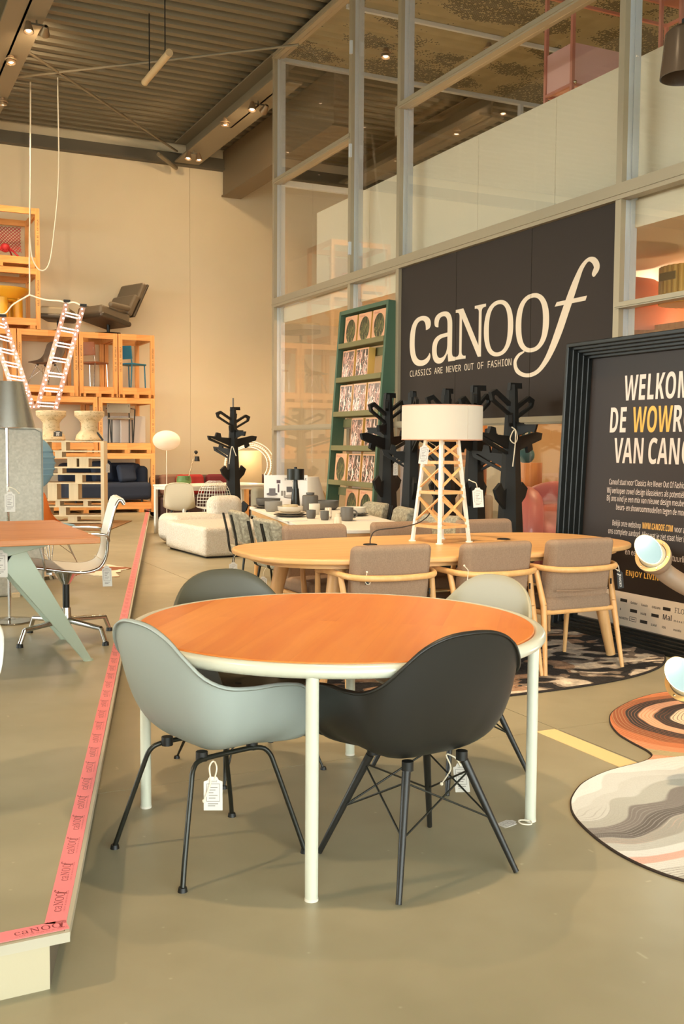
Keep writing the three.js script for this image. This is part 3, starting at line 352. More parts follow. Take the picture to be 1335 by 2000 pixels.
// ---------------------------------------------------------------- curved spot lamps at the right
const mTaupe2 = std(0x8d7660, 0.5), mSpotShade = phy(0xe8d8b8, 0.4, { transmission: 0.25, thickness: 0 });
function elbowLamp(l, head, dir, path, base) {
  const o = thing('floor_spot_lamp', l, 'lamp'); put('arm', tube(path, 0.05, 60, 18), mTaupe2, o); put('base', T(lathe([[0.001, 0.03], [0.13, 0.028], [0.15, 0.015], [0.15, 0], [0.001, 0]], 40), base[0], base[1], base[2]), mTaupe2, o);
  const A = V(...dir).normalize(), cd = V(-head[0], 1.4 - head[1], -head[2]).normalize(), X = cd.clone().addScaledVector(A, -cd.dot(A)).normalize(), q = new THREE.Quaternion().setFromRotationMatrix(new THREE.Matrix4().makeBasis(X, A, X.clone().cross(A))), place = (g) => { g.applyQuaternion(q); g.translate(...head); return g; };
  const cup = put('cup', place(lathe([[0.001, -0.09], [0.04, -0.085], [0.07, -0.05], [0.086, -0.005], [0.09, 0.03], [0.086, 0.034], [0.068, 0.032], [0.068, 0.01], [0.001, 0.0]], 48)), mTaupe2, o);
  put('cup_ring', place(T(lathe([[0.068, 0.03], [0.088, 0.03], [0.09, 0.034], [0.07, 0.036]], 48))), std(0xc79a5e, 0.4), cup);
  for (let i = 0; i < 6; i++) { const a = i * PI / 3 + 0.3; put('screw', place(sph(0.0055, Math.cos(a) * 0.079, 0.036, Math.sin(a) * 0.079, 1, 0.6, 1, 8)), M.screw, cup); }
  const N = 48, sh = lathe([[0.066, 0.03], [0.062, 0.09], [0.06, 0.12], [0.056, 0.12], [0.06, 0.03]], N), p = sh.attributes.position, cut = (x, y) => y > 0.1 ? 0.1 - x * 0.95 : y > 0.06 ? 0.07 - x * 0.5 : y; for (let i = 0; i < p.count; i++) p.setY(i, cut(p.getX(i), p.getY(i))); sh.computeVertexNormals(); put('shade', place(sh), mSpotShade, o);
  const dsc = new THREE.CircleGeometry(0.057, 40); dsc.rotateX(-PI / 2); const dp = dsc.attributes.position; for (let i = 0; i < dp.count; i++) dp.setY(i, 0.082 - dp.getX(i) * 0.95 - 4 * (0.0033 - dp.getX(i) ** 2 - dp.getZ(i) ** 2)); dsc.computeVertexNormals(); put('lens', place(dsc), glow(0.6, 0.86, 0.8, 0.85), o);
  const li = new THREE.PointLight(new THREE.Color().setRGB(0.9, 1, 0.85), 0.15); li.position.copy(V(0, 0.16, 0).applyQuaternion(q).add(V(...head))); li.castShadow = true; o.add(li); return o;
}
elbowLamp('taupe elbow floor lamp with a glowing slanted head before the welcome board', [3.665, 0.838, -3.965], [-0.82, 0.525, 0.395], [[3.70, 0.815, -3.985], [3.77, 0.75, -3.99], [3.86, 0.68, -3.9], [3.98, 0.64, -3.78], [4.1, 0.5, -3.75], [4.12, 0.25, -3.75], [4.12, 0.03, -3.75]], [4.12, 0.01, -3.75]);
elbowLamp('taupe elbow floor lamp with a glowing slanted head above the marbled rug', [3.085, 0.435, -3.12], [-0.82, 0.525, 0.395], [[3.12, 0.41, -3.14], [3.18, 0.34, -3.14], [3.28, 0.27, -3.02], [3.4, 0.22, -2.95], [3.47, 0.12, -2.92], [3.48, 0.03, -2.92]], [3.48, 0.01, -2.92]);
// ---------------------------------------------------------------- black coat trees
function branchGeo(type, L) {
  let g; if (type === 'solid') g = plate([[0, 0.02], [L * 0.7, 0.07], [L, 0.06], [L + 0.02, 0.13], [L * 0.5, 0.13], [0, 0.16]], 0.03);
  if (type === 'hollow') g = plate([[0, 0], [L, 0.13], [L + 0.03, 0.2], [L - 0.06, 0.23], [0, 0.12]], 0.03, 0, [[[0.02, 0.035], [0.02, 0.09], [L - 0.07, 0.19], [L - 0.02, 0.17], [L - 0.03, 0.145]]]);
  if (type === 'wing') g = plate([[0, 0], [L, 0.14], [L + 0.02, 0.2], [L * 0.72, 0.19], [L * 0.66, 0.25], [L * 0.5, 0.24], [L * 0.46, 0.18], [0, 0.17]], 0.03, 0, [[[0.02, 0.03], [L - 0.03, 0.165], [L - 0.05, 0.17], [0.02, 0.055]]]);
  if (type === 'drop') g = plate([[0, 0.02], [L * 0.45, 0.08], [L * 0.5, 0.02], [L * 0.68, 0.05], [L * 0.64, 0.1], [L, 0.14], [L + 0.02, 0.2], [L - 0.08, 0.21], [0, 0.15]], 0.03);
  if (type === 'foot') g = plate([[0, -0.12], [L * 0.8, 0.0], [L, 0.08], [L * 0.55, 0.14], [L * 0.3, 0.07], [0, 0.1]], 0.03);
  return g;
}
const gBr = {}; function treeAt(l, x, z, ry, rod, seed0, sc = 1) {
  const o = thing('coat_tree', l, 'coat rack', [x, 0.005, z], ry, 'black coat trees'); const hexa = T(new THREE.CylinderGeometry(0.045, 0.15, 1.93, 6, 1), 0, 0.965, 0, 0, PI / 6).toNonIndexed(); hexa.computeVertexNormals(); put('trunk', [hexa], M.tree, o);
  put('top_plate', plate([[-0.055, 1.88], [0.055, 1.9], [0.14, 1.9], [0.135, 1.95], [-0.05, 1.945]], 0.03), M.tree, o); if (rod) put('rod', cyl(0.012, 0.012, 0.16, 0, 2.0, 0, 8), M.grey, o);
  const list = [[1.66, 0, 'hollow', 0.3], [1.7, PI, 'hollow', 0.3], [1.77, 0.5, 'solid', 0.13], [1.52, 0.15, 'solid', 0.19], [1.36, 0, 'drop', 0.44], [1.36, PI, 'wing', 0.46], [1.5, -PI / 2, 'solid', 0.2], [1.2, PI / 2, 'wing', 0.34], [0.98, 0, 'foot', 0.2], [0.98, PI, 'foot', 0.2], [0.5, PI / 2, 'foot', 0.22], [0.45, -PI / 2, 'foot', 0.22], [1.58, PI + 0.5, 'solid', 0.14]];
  for (const [y, a, t, L0] of list) { const L = L0 * sc; const g = (gBr[t + L] ??= branchGeo(t, L)), m = put('branch', g, M.tree, o); const r = 0.15 - 0.105 * y / 1.93 - 0.03; m.position.set(Math.cos(a + seed0) * r, y - 0.05, -Math.sin(a + seed0) * r); m.rotation.y = a + seed0; }
  return o;
}
treeAt('lone black coat tree standing behind the white sheepskin pouf', 5.244, -14.67, 0.45, true, 0.0);
treeAt('black coat tree closest to the welcome board, with a string loop', 5.291, -7.546, 0.4, false, 0.0);
treeAt('black coat tree overlapping the green shelf of flower boxes', 5.226, -9.736, 0.5, false, PI);
treeAt('black coat tree just left of the tower lamp shade, second from the green shelf', 5.238, -9.227, 0.85, false, 0.4, 0.7);
treeAt('black coat tree rising directly behind the middle of the tower lamp shade', 5.278, -8.632, 0.6, false, -0.4, 0.7);
treeAt('black coat tree behind the right edge of the tower lamp shade', 5.232, -8.045, 0.3, false, PI + 0.2, 0.8);
solo('string_loop', tube([[5.16, 1.56, -7.36], [5.19, 1.53, -7.34], [5.2, 1.46, -7.33], [5.17, 1.42, -7.33], [5.14, 1.46, -7.35], [5.18, 1.54, -7.34], [5.18, 1.42, -7.33], [5.165, 1.22, -7.34]], 0.005, 60, 6), M.rope, 'cream string loop on the coat tree closest to the welcome board', 'string');
solo('string_loop', tube([[5.12, 1.1, -14.5], [5.14, 1.3, -14.48], [5.16, 1.36, -14.47], [5.19, 1.28, -14.45], [5.21, 1.22, -14.44]], 0.007, 40, 6), M.rope, 'cream string hooked on the lone coat tree behind the pouf', 'string');
priceTag('white tag hanging on the coat tree that overlaps the green shelf', [5.2, 1.22, -9.5], -0.4, [[0, 0, 0], [0.03, 0.08, 0], [0.01, 0.12, 0], [-0.03, 0.06, 0], [0.0, 0, 0]], { w: 0.05, h: 0.14 });

// ---------------------------------------------------------------- green leaning shelf with boxed flowers
{ const o = thing('display_shelf', 'tall green leaning ladder shelf holding boxes of paper flowers', 'shelf', [5.5, 0, -11.175], -PI / 2); o.rotation.order = 'YXZ'; o.rotation.x = -0.075; const w = 0.63, H = 3.07;
  for (const s of [-1, 1]) put('side_panel', rb(0.045, H, 0.17, 0.004, s * w, H / 2, 0), M.green, o); put('top_panel', box(2 * w, 0.05, 0.17, 0, H - 0.025, 0), M.green, o);
  const Y = [0.05, 0.48, 0.906, 1.336, 1.757, 2.184, 2.61]; for (const y of Y) { put('shelf_board', box(2 * w - 0.05, 0.025, 0.15, 0, y, 0), M.olive, o); put('front_lip', box(2 * w - 0.05, 0.06, 0.014, 0, y + 0.02, 0.082), M.olive, o); put('back_rail', box(2 * w - 0.05, 0.1, 0.014, 0, y + 0.34, -0.07), M.olive, o); }
  const kinds = [0, 1, 2].map((k) => canvas(192, 288, (c, W, H2) => { c.fillStyle = '#d7a27e'; c.fillRect(0, 0, W, H2); c.fillStyle = '#a03e3e'; c.font = 'italic 26px serif'; c.fillText('flower', 16, 34); c.fillRect(130, 270, 46, 6); c.save(); c.beginPath(); if (k === 0) c.ellipse(98, 150, 74, 116, 0, 0, 7); else c.rect(10, 12, 172, 264); c.clip(); c.fillStyle = k === 1 ? '#5d5148' : '#2b2f22'; c.fillRect(0, 0, W, H2); const cols = k === 0 ? ['#4c5a38', '#39452c', '#6a6f46', '#857a4c', '#232a1c'] : ['#f0cfc0', '#e2b4a2', '#8a6a5c', '#fbe9df', '#4a3a34', '#c98e7c'];
    let s2 = 11 + k * 7; const r2 = () => { s2 = (s2 * 1103515245 + 12345) & 0x7fffffff; return s2 / 0x7fffffff; }; for (let i = 0; i < 110; i++) { c.strokeStyle = cols[r2() * cols.length | 0]; c.lineWidth = 2 + r2() * 9; const x = 10 + r2() * 170, y = r2() * 280; c.beginPath(); c.moveTo(x, y); c.quadraticCurveTo(x + (r2() - 0.5) * 60, y + r2() * 60, x + (r2() - 0.5) * 50, y + 30 + r2() * 80); c.stroke(); } c.restore(); }));
  const mFace = kinds.map((m) => phy(0xffffff, 0.3, { map: m, clearcoat: 0.2, clearcoatRoughness: 0.3 })), mSide = std(0xd8b25e, 0.7), gB = rb(0.33, 0.37, 0.09, 0.004, 0, 0.185, 0), gF = new THREE.BoxGeometry(0.325, 0.365, 0.003); gF.translate(0, 0.185, 0.0465); o.updateMatrixWorld(true);
  const ord = ['leftmost', 'middle', 'rightmost'], lay = { 6: [0, 0, 0], 5: [1, 2, -1], 4: [2, 1, 1], 3: [-1, 1, 2], 2: [0, 2, 2], 1: [-1, 0, 0], 0: [0, 0, -1] }, nm = ['bottom', 'second from bottom', 'third from bottom', 'fourth from bottom', 'third from top', 'second from top', 'top'];
  for (const [r, ks] of Object.entries(lay)) ks.forEach((k, i) => { if (k < 0) return; const b = thing('flower_box', `${['oval-windowed', 'crinkled film', 'foil-fronted'][k]} flower box, ${ord[i]} on the ${nm[r]} green shelf`, 'box', [0, 0, 0], 0, 'flower boxes on the green shelf'); put('carton', gB, mSide, b); put('window_face', gF, mFace[k], b); const p = V((i - 1) * 0.375 + 0.02, Y[r] + 0.013, 0.005).applyMatrix4(o.matrixWorld); b.position.copy(p); b.rotation.order = 'YXZ'; b.rotation.set(-0.075, -PI / 2 + (rnd() - 0.5) * 0.06, 0); }); }

// ---------------------------------------------------------------- white dining table laid with grey tableware
{ const t = thing('laid_table', 'white-topped dining table laid with grey tableware', 'table', [3.9, 0, -8.45], -0.2); put('table_top', rb(0.9, 0.03, 3.0, 0.006, 0, 0.735, 0), std(0xe9e2d4, 0.45), t); put('top_edge', [box(0.86, 0.05, 2.96, 0, 0.695, 0)], M.oak, t);
  for (const [x, z] of [[-1, 1], [1, 1], [1, -1], [-1, -1]]) put('leg', uvm(seg([x * 0.4, 0.003, z * 1.4], [x * 0.37, 0.7, z * 1.3], 0.02, 0.035, 12)), M.oak, t); }
const TY = 0.7505, cupG = (r, h) => lathe([[0.001, 0.004], [r * 0.8, 0], [r * 0.85, 0.004], [r, h * 0.3], [r, h], [r - 0.004, h], [r - 0.004, h * 0.3], [r * 0.75, 0.01], [0.001, 0.01]], 24), plateG = (r, h) => lathe([[0.001, 0], [r * 0.6, 0], [r, h], [r, h + 0.004], [r * 0.6, 0.006], [0.001, 0.006]], 32), bowlG = (r, h) => lathe([[0.001, 0], [r * 0.75, 0], [r * 0.97, h * 0.3], [r, h], [r - 0.006, h], [r * 0.9, h * 0.35], [r * 0.7, 0.008], [0.001, 0.008]], 32);
const dish = (name, g, mat, x, z, l, c, y = TY) => { const o = solo(name, g, mat, l, c); o.position.set(x, y, z); return o; };
const LG = std(0xd2c7b2, 0.45), DG = std(0x5a554d, 0.5), MG = std(0x8b857a, 0.5);
dish('dinner_plate', plateG(0.15, 0.018), DG, 3.58, -8.5, 'dark grey plate, lowest in the stack beside the laid table chairs', 'plate'); dish('dinner_plate', plateG(0.14, 0.018), LG, 3.58, -8.5, 'pale plate, second in the stack on the laid table', 'plate', TY + 0.02); dish('serving_bowl', bowlG(0.115, 0.05), LG, 3.58, -8.5, 'pale bowl on top of the plate stack on the laid table', 'bowl', TY + 0.043); dish('small_bowl', bowlG(0.07, 0.05), std(0xc9b184, 0.4), 3.58, -8.5, 'little sand-coloured bowl inside the pale bowl on the plate stack', 'bowl', TY + 0.056);
dish('dinner_plate', plateG(0.16, 0.018), DG, 3.85, -9.72, 'dark grey plate under the dark bowl near the product poster', 'plate'); dish('serving_bowl', bowlG(0.125, 0.08), DG, 3.85, -9.72, 'deep dark grey bowl left of the product poster', 'bowl', TY + 0.02); dish('mug', cupG(0.085, 0.1), MG, 3.7, -9.2, 'wide mid-grey pot in front of the product poster', 'pot');
dish('dinner_plate', plateG(0.14, 0.016), DG, 4.17, -8.42, 'dark plate under the pale bowl by the grey velvet chair', 'plate'); dish('serving_bowl', bowlG(0.12, 0.06), LG, 4.17, -8.42, 'pale shallow bowl beside the grey velvet chair on the right', 'bowl', TY + 0.018);
dish('cup', cupG(0.042, 0.075), DG, 3.66, -8.22, 'small dark grey cup beside the plate stack', 'cup'); dish('cup', cupG(0.038, 0.08), DG, 3.69, -8.0, 'small dark cup standing by the drinking glass', 'cup'); dish('cup', cupG(0.052, 0.1), LG, 3.9, -8.68, 'white cup in front of the grey canister', 'cup'); dish('canister', [...[lathe([[0.001, 0], [0.075, 0], [0.078, 0.02], [0.078, 0.15], [0.07, 0.16], [0.001, 0.165]], 28), cyl(0.04, 0.04, 0.02, 0, 0.175, 0)]], DG, 4.02, -9.05, 'dark grey lidded canister behind the white cup', 'canister'); dish('pan', bowlG(0.13, 0.09), DG, 4.3, -9.3, 'wide dark grey casserole at the back of the laid table', 'pan');
{ const m = thing('mug', 'large dark grey mug with a handle nearest the table corner', 'mug', [3.83, TY, -7.85], -0.4); put('body', cupG(0.055, 0.115), M.ceramic, m); put('handle', T(new THREE.TorusGeometry(0.03, 0.007, 8, 20, PI), 0.055, 0.06, 0, 0, 0, -PI / 2), M.ceramic, m); }
dish('drinking_glass', cupG(0.032, 0.1), phy(0xffffff, 0.05, { transmission: 1, thickness: 0.002, ior: 1.45 }), 3.76, -8.08, 'clear drinking glass among the grey cups', 'glass'); dish('candle_holder', [cyl(0.03, 0.034, 0.06, 0, 0.03, 0, 14), cyl(0.018, 0.018, 0.03, 0, 0.075, 0, 12)], phy(0xe9dcc2, 0.3, { transmission: 0.3 }), 3.6, -7.55, 'small pale candle holder near the front of the laid table', 'candle');
for (const [x, z, r, l] of [[3.4, -8.0, 0.1, 'folded napkin beside the plate stack on the laid table'], [3.36, -7.48, 0.2, 'folded napkin at the near left corner of the laid table'], [4.0, -7.85, 0.0, 'folded napkin to the right of the large grey mug']]) { const n = solo('napkin', rb(0.22, 0.006, 0.1, 0.002, 0, 0.003, 0), std(0xdcd6cc, 0.8), l, 'napkin'); n.position.set(x, TY, z); n.rotation.y = r; }
{ const o = thing('desk_lamp', 'slim dark table lamp in front of the product poster', 'lamp', [4.1, TY, -9.6]); put('base', cyl(0.035, 0.05, 0.2, 0, 0.1, 0, 20), M.blackTube, o); put('neck', cyl(0.02, 0.03, 0.12, 0, 0.24, 0, 16), M.blackTube, o); put('lamp_shade', cyl(0.088, 0.088, 0.11, 0, 0.345, 0, 32), M.blackTube, o); put('knob', cyl(0.015, 0.015, 0.02, 0, 0.41, 0), M.black, o); }
const tPoster = canvas(512, 384, (c, W, H) => { c.fillStyle = '#f2ece4'; c.fillRect(0, 0, W, H); c.fillStyle = '#3a3330'; c.font = 'bold 36px serif'; c.fillText('INNER CIRCLE', 240, 62); c.font = '16px sans-serif'; c.fillText('tableware', 330, 84); const e = (x, y, w, h, col) => { c.fillStyle = col; c.beginPath(); c.ellipse(x, y, w, h, 0, 0, 7); c.fill(); }; e(95, 250, 66, 20, '#ddd3c8'); e(95, 230, 66, 20, '#6d6360'); c.fillStyle = '#6d6360'; c.fillRect(60, 160, 75, 60); c.fillStyle = '#5a3f42'; c.fillRect(160, 110, 20, 100); c.fillRect(148, 60, 46, 40); c.fillStyle = '#5b5552'; c.fillRect(265, 140, 66, 66); for (const x of [200, 230, 340, 370]) { c.fillStyle = '#8d8478'; c.fillRect(x, 190, 24, 60); } e(320, 262, 90, 22, '#7a716c'); e(320, 254, 80, 18, '#b9aea4'); });
{ const o = thing('product_poster', 'white printed poster of tableware standing on the laid table', 'poster', [4.09, TY, -9.83], -0.35); o.rotation.order = 'YXZ'; o.rotation.x = -0.08; const g = new THREE.BoxGeometry(0.45, 0.33, 0.004); g.translate(0, 0.165, 0); put('print', g, std(0xffffff, 0.5, 0, { map: tPoster }), o); put('stand', box(0.1, 0.2, 0.006, 0, 0.1, -0.04, 0.3), M.paper, o); }
function velvetChair(l, pos, ry) {                  // rounded wrap back on two double rods, faces +z
  const o = thing('velvet_chair', l, 'chair', pos, ry, 'grey velvet chairs'); put('seat', uvm(rb(0.46, 0.07, 0.46, 0.03, 0, 0.455, 0.02, 0, 0, 0, 3)), M.velvet, o);
  const g = plate(superE(0.23, 0.19, 2.6, 48), 0.035, 0.012), gi = new THREE.ExtrudeGeometry(shape(superE(0.23, 0.19, 2.6, 48)), { depth: 0.03, bevelEnabled: true, bevelSize: 0.012, bevelThickness: 0.014, bevelSegments: 4, curveSegments: 8 });
  const fan = new RoundedBoxGeometry(0.46, 0.38, 0.075, 8, 0.035), p = fan.attributes.position; for (let i = 0; i < p.count; i++) { let x = p.getX(i), y = p.getY(i); const e = Math.abs(x) / 0.23; y *= 1 - 0.42 * e ** 3; p.setXYZ(i, x, y, p.getZ(i) + 2.2 * x * x - (y + 0.18) * 0.22); } fan.computeVertexNormals(); fan.translate(0, 0.665, -0.2); put('backrest', uvm(fan), M.velvet, o);
  for (const s of [-1, 1]) for (const d of [0, 0.03]) put('back_rod', tube([[s * (0.13 + d), 0.78, -0.275], [s * (0.13 + d), 0.6, -0.235], [s * (0.13 + d), 0.46, -0.215], [s * (0.13 + d), 0.42, -0.18], [s * (0.14 + d), 0.41, 0]], 0.008, 24, 6), M.blackTube, o);
  for (const [a, b] of [[-1, -1], [1, -1], [1, 1], [-1, 1]]) put('leg', seg([a * 0.22, 0.002, b * 0.22], [a * 0.17, 0.42, b * 0.16], 0.009, 0.011, 8), M.blackTube, o); return o;
}
velvetChair('grey velvet chair farther along the left side of the laid table', [3.3, 0, -8.6], PI / 2 - 0.1); velvetChair('grey velvet chair at the left side of the laid table, closest to the oak table', [3.17, 0, -7.6], PI / 2 + 0.0); velvetChair('grey velvet chair at the right side of the laid table, closest to the oak table', [4.38, 0, -7.45], -PI / 2 + 0.3); velvetChair('grey velvet chair at the right side of the laid table, below the green shelf', [4.62, 0, -8.6], -PI / 2 - 0.2); velvetChair('grey velvet chair at the far right end of the laid table', [4.75, 0, -9.4], -PI / 2);
priceTag('white price tag under the farther left velvet chair', [3.04, 0.36, -8.5], -0.4, [[0, 0, 0], [0.01, 0.05, 0], [0.04, 0.08, -0.02]], { w: 0.07, h: 0.11 }); priceTag('white price tag under the nearer left velvet chair', [2.93, 0.36, -7.5], -0.4, [[0, 0, 0], [0.01, 0.05, 0], [0.04, 0.08, -0.02]], { w: 0.06, h: 0.11 }); priceTag('black lettered tag under the left velvet chairs', [2.99, 0.37, -7.4], -0.4, [[0, 0, 0], [0.01, 0.03, -0.01], [0.04, 0.06, -0.03], [0.08, 0.075, -0.05]], { w: 0.05, h: 0.12, rz: 0.1, mat: mKey, name: 'key_tag' });
// lamp and rattan chair behind the laid table
{ const o = thing('table_lamp', 'white cone lamp shade standing behind the product poster', 'lamp', [5.0, 0, -11.3]); put('base', [cyl(0.1, 0.12, 0.05, 0, 0.025, 0, 24), cyl(0.012, 0.012, 0.7, 0, 0.4, 0)], M.chrome, o); put('lamp_shade', cyl(0.12, 0.21, 0.3, 0, 0.86, 0, 40), M.linen, o); }
{ const o = thing('rattan_chair', 'round-backed cane chair behind the white cone lamp', 'chair', [5.37, 0, -12.2], -2.6); put('seat', cyl(0.24, 0.23, 0.05, 0, 0.44, 0, 28), std(0xb08f58, 0.8), o); put('backrest', T(new THREE.SphereGeometry(0.3, 24, 16, 0, PI), 0, 0.66, -0.0, 0, PI).scale(1, 0.95, 0.85), std(0xb99a63, 0.8), o); for (const [a, b] of [[-1, -1], [1, -1], [1, 1], [-1, 1]]) put('leg', seg([a * 0.22, 0, b * 0.22], [a * 0.16, 0.43, b * 0.16], 0.014), M.oak, o); }
// ---------------------------------------------------------------- sheepskin pouf, grey sofa, white table with chairs at the back
{ const o = thing('sheepskin_pouf', 'low white sheepskin modular pouf on the concrete floor', 'pouf', [4.42, 0, -12.65], 0.06); put('body', uvm(rb(1.15, 0.36, 1.4, 0.05, 0, 0.2, 0, 0, 0, 0, 4)), M.fur, o); put('plinth', box(1.05, 0.03, 1.3, 0, 0.015, 0), M.black, o); }
{ const o = thing('sheepskin_sofa', 'rounded white sheepskin sofa behind the pouf', 'sofa', [4.45, 0, -13.9], 0.05); put('seat', uvm(rb(1.0, 0.4, 0.7, 0.12, 0, 0.22, 0, 0, 0, 0, 4)), M.fur, o); put('bolster', uvm(rb(0.5, 0.34, 0.3, 0.13, 0.35, 0.5, 0.1, 0, 0, 0, 4)), M.fur, o); }
{ const o = thing('grey_sofa', 'grey upholstered sofa back between the lone coat tree and the poster', 'sofa', [5.4, 0, -13.05]); put('seat', uvm(rb(0.7, 0.4, 0.8, 0.05, 0, 0.25, 0)), M.velvet, o); put('backrest', uvm(rb(0.7, 0.5, 0.2, 0.06, 0, 0.55, -0.3)), std(0x8d8570, 0.9), o); put('armrest', uvm(rb(0.18, 0.45, 0.8, 0.05, 0.28, 0.4, 0)), M.velvet, o); }
{ const o = thing('white_table', 'slim white table carrying green bowls near the back wall', 'table', [5.25, 0, -15.55], 0.3); put('table_top', rb(1.75, 0.03, 0.85, 0.008, 0, 0.745, 0), M.whitePaint, o); for (const [x, z] of [[-1, 1], [1, 1], [1, -1], [-1, -1]]) put('leg', rb(0.05, 0.73, 0.05, 0.008, x * 0.84, 0.365, z * 0.39), M.whitePaint, o); put('apron', box(1.7, 0.05, 0.78, 0, 0.71, 0), M.whitePaint, o); }
for (const [i, r] of [0.12, 0.115, 0.105].entries()) dish('green_bowl', bowlG(r, 0.07), std(0x5c7a3e, 0.4), 4.78, -15.66, ['lowest of the nested green bowls on the white table', 'middle of the nested green bowls on the white table', 'topmost of the nested green bowls on the white table'][i], 'bowl', 0.762 + i * 0.028);
shellChair('cream shell chair on chrome wire legs at the white table', std(0xe4d6b8, 0.4), 'chromeWire', [4.52, 0, -15.05], [0.3, -0.95], gSide, 'shell_chair');
{ const o = thing('wire_chair', 'white wire grid chair at the white table', 'chair', [4.96, 0, -14.75], Math.atan2(0.25, -0.97)); const g = [], gz = [], S = (u, v) => { const x = (u - 0.5) * 2, yy = v < 0.45 ? 0.42 + 0.03 * x * x : 0.42 + (v - 0.45) * 0.78, z = v < 0.45 ? 0.25 - v * 0.95 : -0.1775 - Math.sin((v - 0.45) * 2.2) * 0.13, w = v < 0.5 ? 0.25 : 0.25 * Math.sqrt(Math.max(0.04, 1 - Math.pow((v - 0.5) / 0.52, 3))); return [x * w, yy, z + 0.1 * x * x * (v > 0.4 ? 1 : 0)]; };
  for (let i = 0; i <= 12; i++) { const pts = []; for (let k = 0; k <= 14; k++) pts.push(S(i / 12, k / 14)); g.push(tube(pts, 0.004, 20, 4)); } for (let k = 0; k <= 16; k++) { const pts = []; for (let i = 0; i <= 8; i++) pts.push(S(i / 8, k / 16)); g.push(tube(pts, 0.004, 12, 4)); } stuff(put('wire_shell', g, M.whitePaint, o)); for (const [a, b] of [[-1, -1], [1, -1], [1, 1], [-1, 1]]) put('leg', seg([a * 0.22, 0.002, b * 0.2], [a * 0.14, 0.42, b * 0.14], 0.006), M.chrome, o); }
{ const o = thing('back_sofa', 'dark plum sofa against the back wall under red cushions', 'sofa', [6.35, 0, -18.7]); put('seat', rb(2.4, 0.4, 0.9, 0.06, 0, 0.22, 0.05), std(0x3f2a26, 0.9), o); put('backrest', rb(2.4, 0.5, 0.25, 0.08, 0, 0.55, -0.35), std(0x54403a, 0.9), o); }
for (const [x, z, r, c, l] of [[5.72, -18.35, 0.15, 0x9c2a24, 'bright red square cushion on the plum sofa'], [6.32, -18.4, -0.05, 0x6a2024, 'dark red cushion on the plum sofa behind the wire chair'], [5.42, -18.45, 0.3, 0x7d5c4c, 'brown cushion at the left end of the plum sofa']]) { const q = solo('cushion', rb(0.55, 0.38, 0.16, 0.07, 0, 0.19, 0, -0.2, 0, 0, 4), std(c, 0.9), l, 'cushion'); q.position.set(x, 0.45, z); q.rotation.y = r; }
{ const o = thing('reading_lamp', 'thin black swing-arm reading lamp in front of the back wall', 'lamp', [5.55, 0, -18.1]); put('stem', seg([0, 0, 0], [0.02, 0.6, 0], 0.01), M.blackTube, o); put('arm', seg([0.02, 0.6, 0], [0.2, 1.25, -0.05], 0.009), M.screw, o); put('head', cyl(0.04, 0.05, 0.09, 0.24, 1.12, -0.05, 14), M.black, o); put('base', cyl(0.12, 0.12, 0.02, 0, 0.01, 0, 20), M.black, o); put('tip', sph(0.035, 0.22, 1.24, -0.05), M.black, o); }
// glowing oval lantern on a thin stand
{ const o = thing('oval_lantern', 'glowing white oval lantern on a thin stand by the rack', 'lamp', [5.03, 0, -17.5]); put('lamp_shade', sph(0.24, 0, 1.45, 0, 1, 0.72, 1, 28), new THREE.MeshStandardMaterial({ color: 0xf0e0c4, roughness: 0.9, emissive: new THREE.Color().setRGB(1, 0.72, 0.5), emissiveIntensity: 0.28 }), o); put('pole', cyl(0.008, 0.008, 1.3, 0, 0.65, 0, 8), M.whitePaint, o); put('base', cyl(0.13, 0.13, 0.02, 0, 0.01, 0, 24), M.whitePaint, o); const li = new THREE.PointLight(WARM, 1.2); li.position.set(0, 1.45, 0); li.castShadow = true; li.shadow.radius = 6; o.add(li); }
// ring of little lights round a pale panel
{ const o = thing('light_ring', 'arch of tiny warm string lights round a pale rounded mirror', 'lamp', [6.55, 0, -17.5], 0.1); const g = [], w = []; for (let i = 0; i < 90; i++) for (let k = 0; k < 4; k++) { const a = -0.6 + i / 89 * (PI + 1.2), r = 0.34 + k * 0.035; g.push(sph(0.008, Math.cos(a) * r * 1.12, 1.02 + Math.sin(a) * r * 0.95, (k % 2) * 0.05, 1, 1, 1, 5)); } for (let i = 0; i < 46; i++) { const a = -0.6 + i / 45 * (PI + 1.2); w.push(seg([Math.cos(a) * 0.37, 1.02 + Math.sin(a) * 0.32, 0], [Math.cos(a + 0.03) * 0.5, 1.02 + Math.sin(a + 0.03) * 0.43, 0.03], 0.004, 0.004, 4)); }
  stuff(put('led_bulbs', g, glow(1, 0.75, 0.5, 2.2), o)); stuff(put('wires', w, M.screw, o)); put('mirror_panel', rb(0.62, 0.72, 0.04, 0.018, 0.0, 0.92, -0.08), std(0xc4b28e, 0.6), o); put('stand', [box(0.7, 0.04, 0.3, 0, 0.02, 0), box(0.05, 0.6, 0.05, 0, 0.3, -0.06)], M.oak, o); const li = new THREE.PointLight(WARM, 0.8); li.position.set(0, 1.2, 0.2); li.castShadow = true; o.add(li); }
solo('side_table', [uvm(rb(0.9, 0.04, 0.5, 0.01, 6.45, 0.66, -16.6)), uvm(box(0.04, 0.64, 0.4, 6.08, 0.32, -16.6)), uvm(box(0.04, 0.64, 0.4, 6.82, 0.32, -16.6)), uvm(box(0.7, 0.03, 0.4, 6.45, 0.3, -16.6))], M.oak, 'pale wooden low table in front of the light arch', 'table');

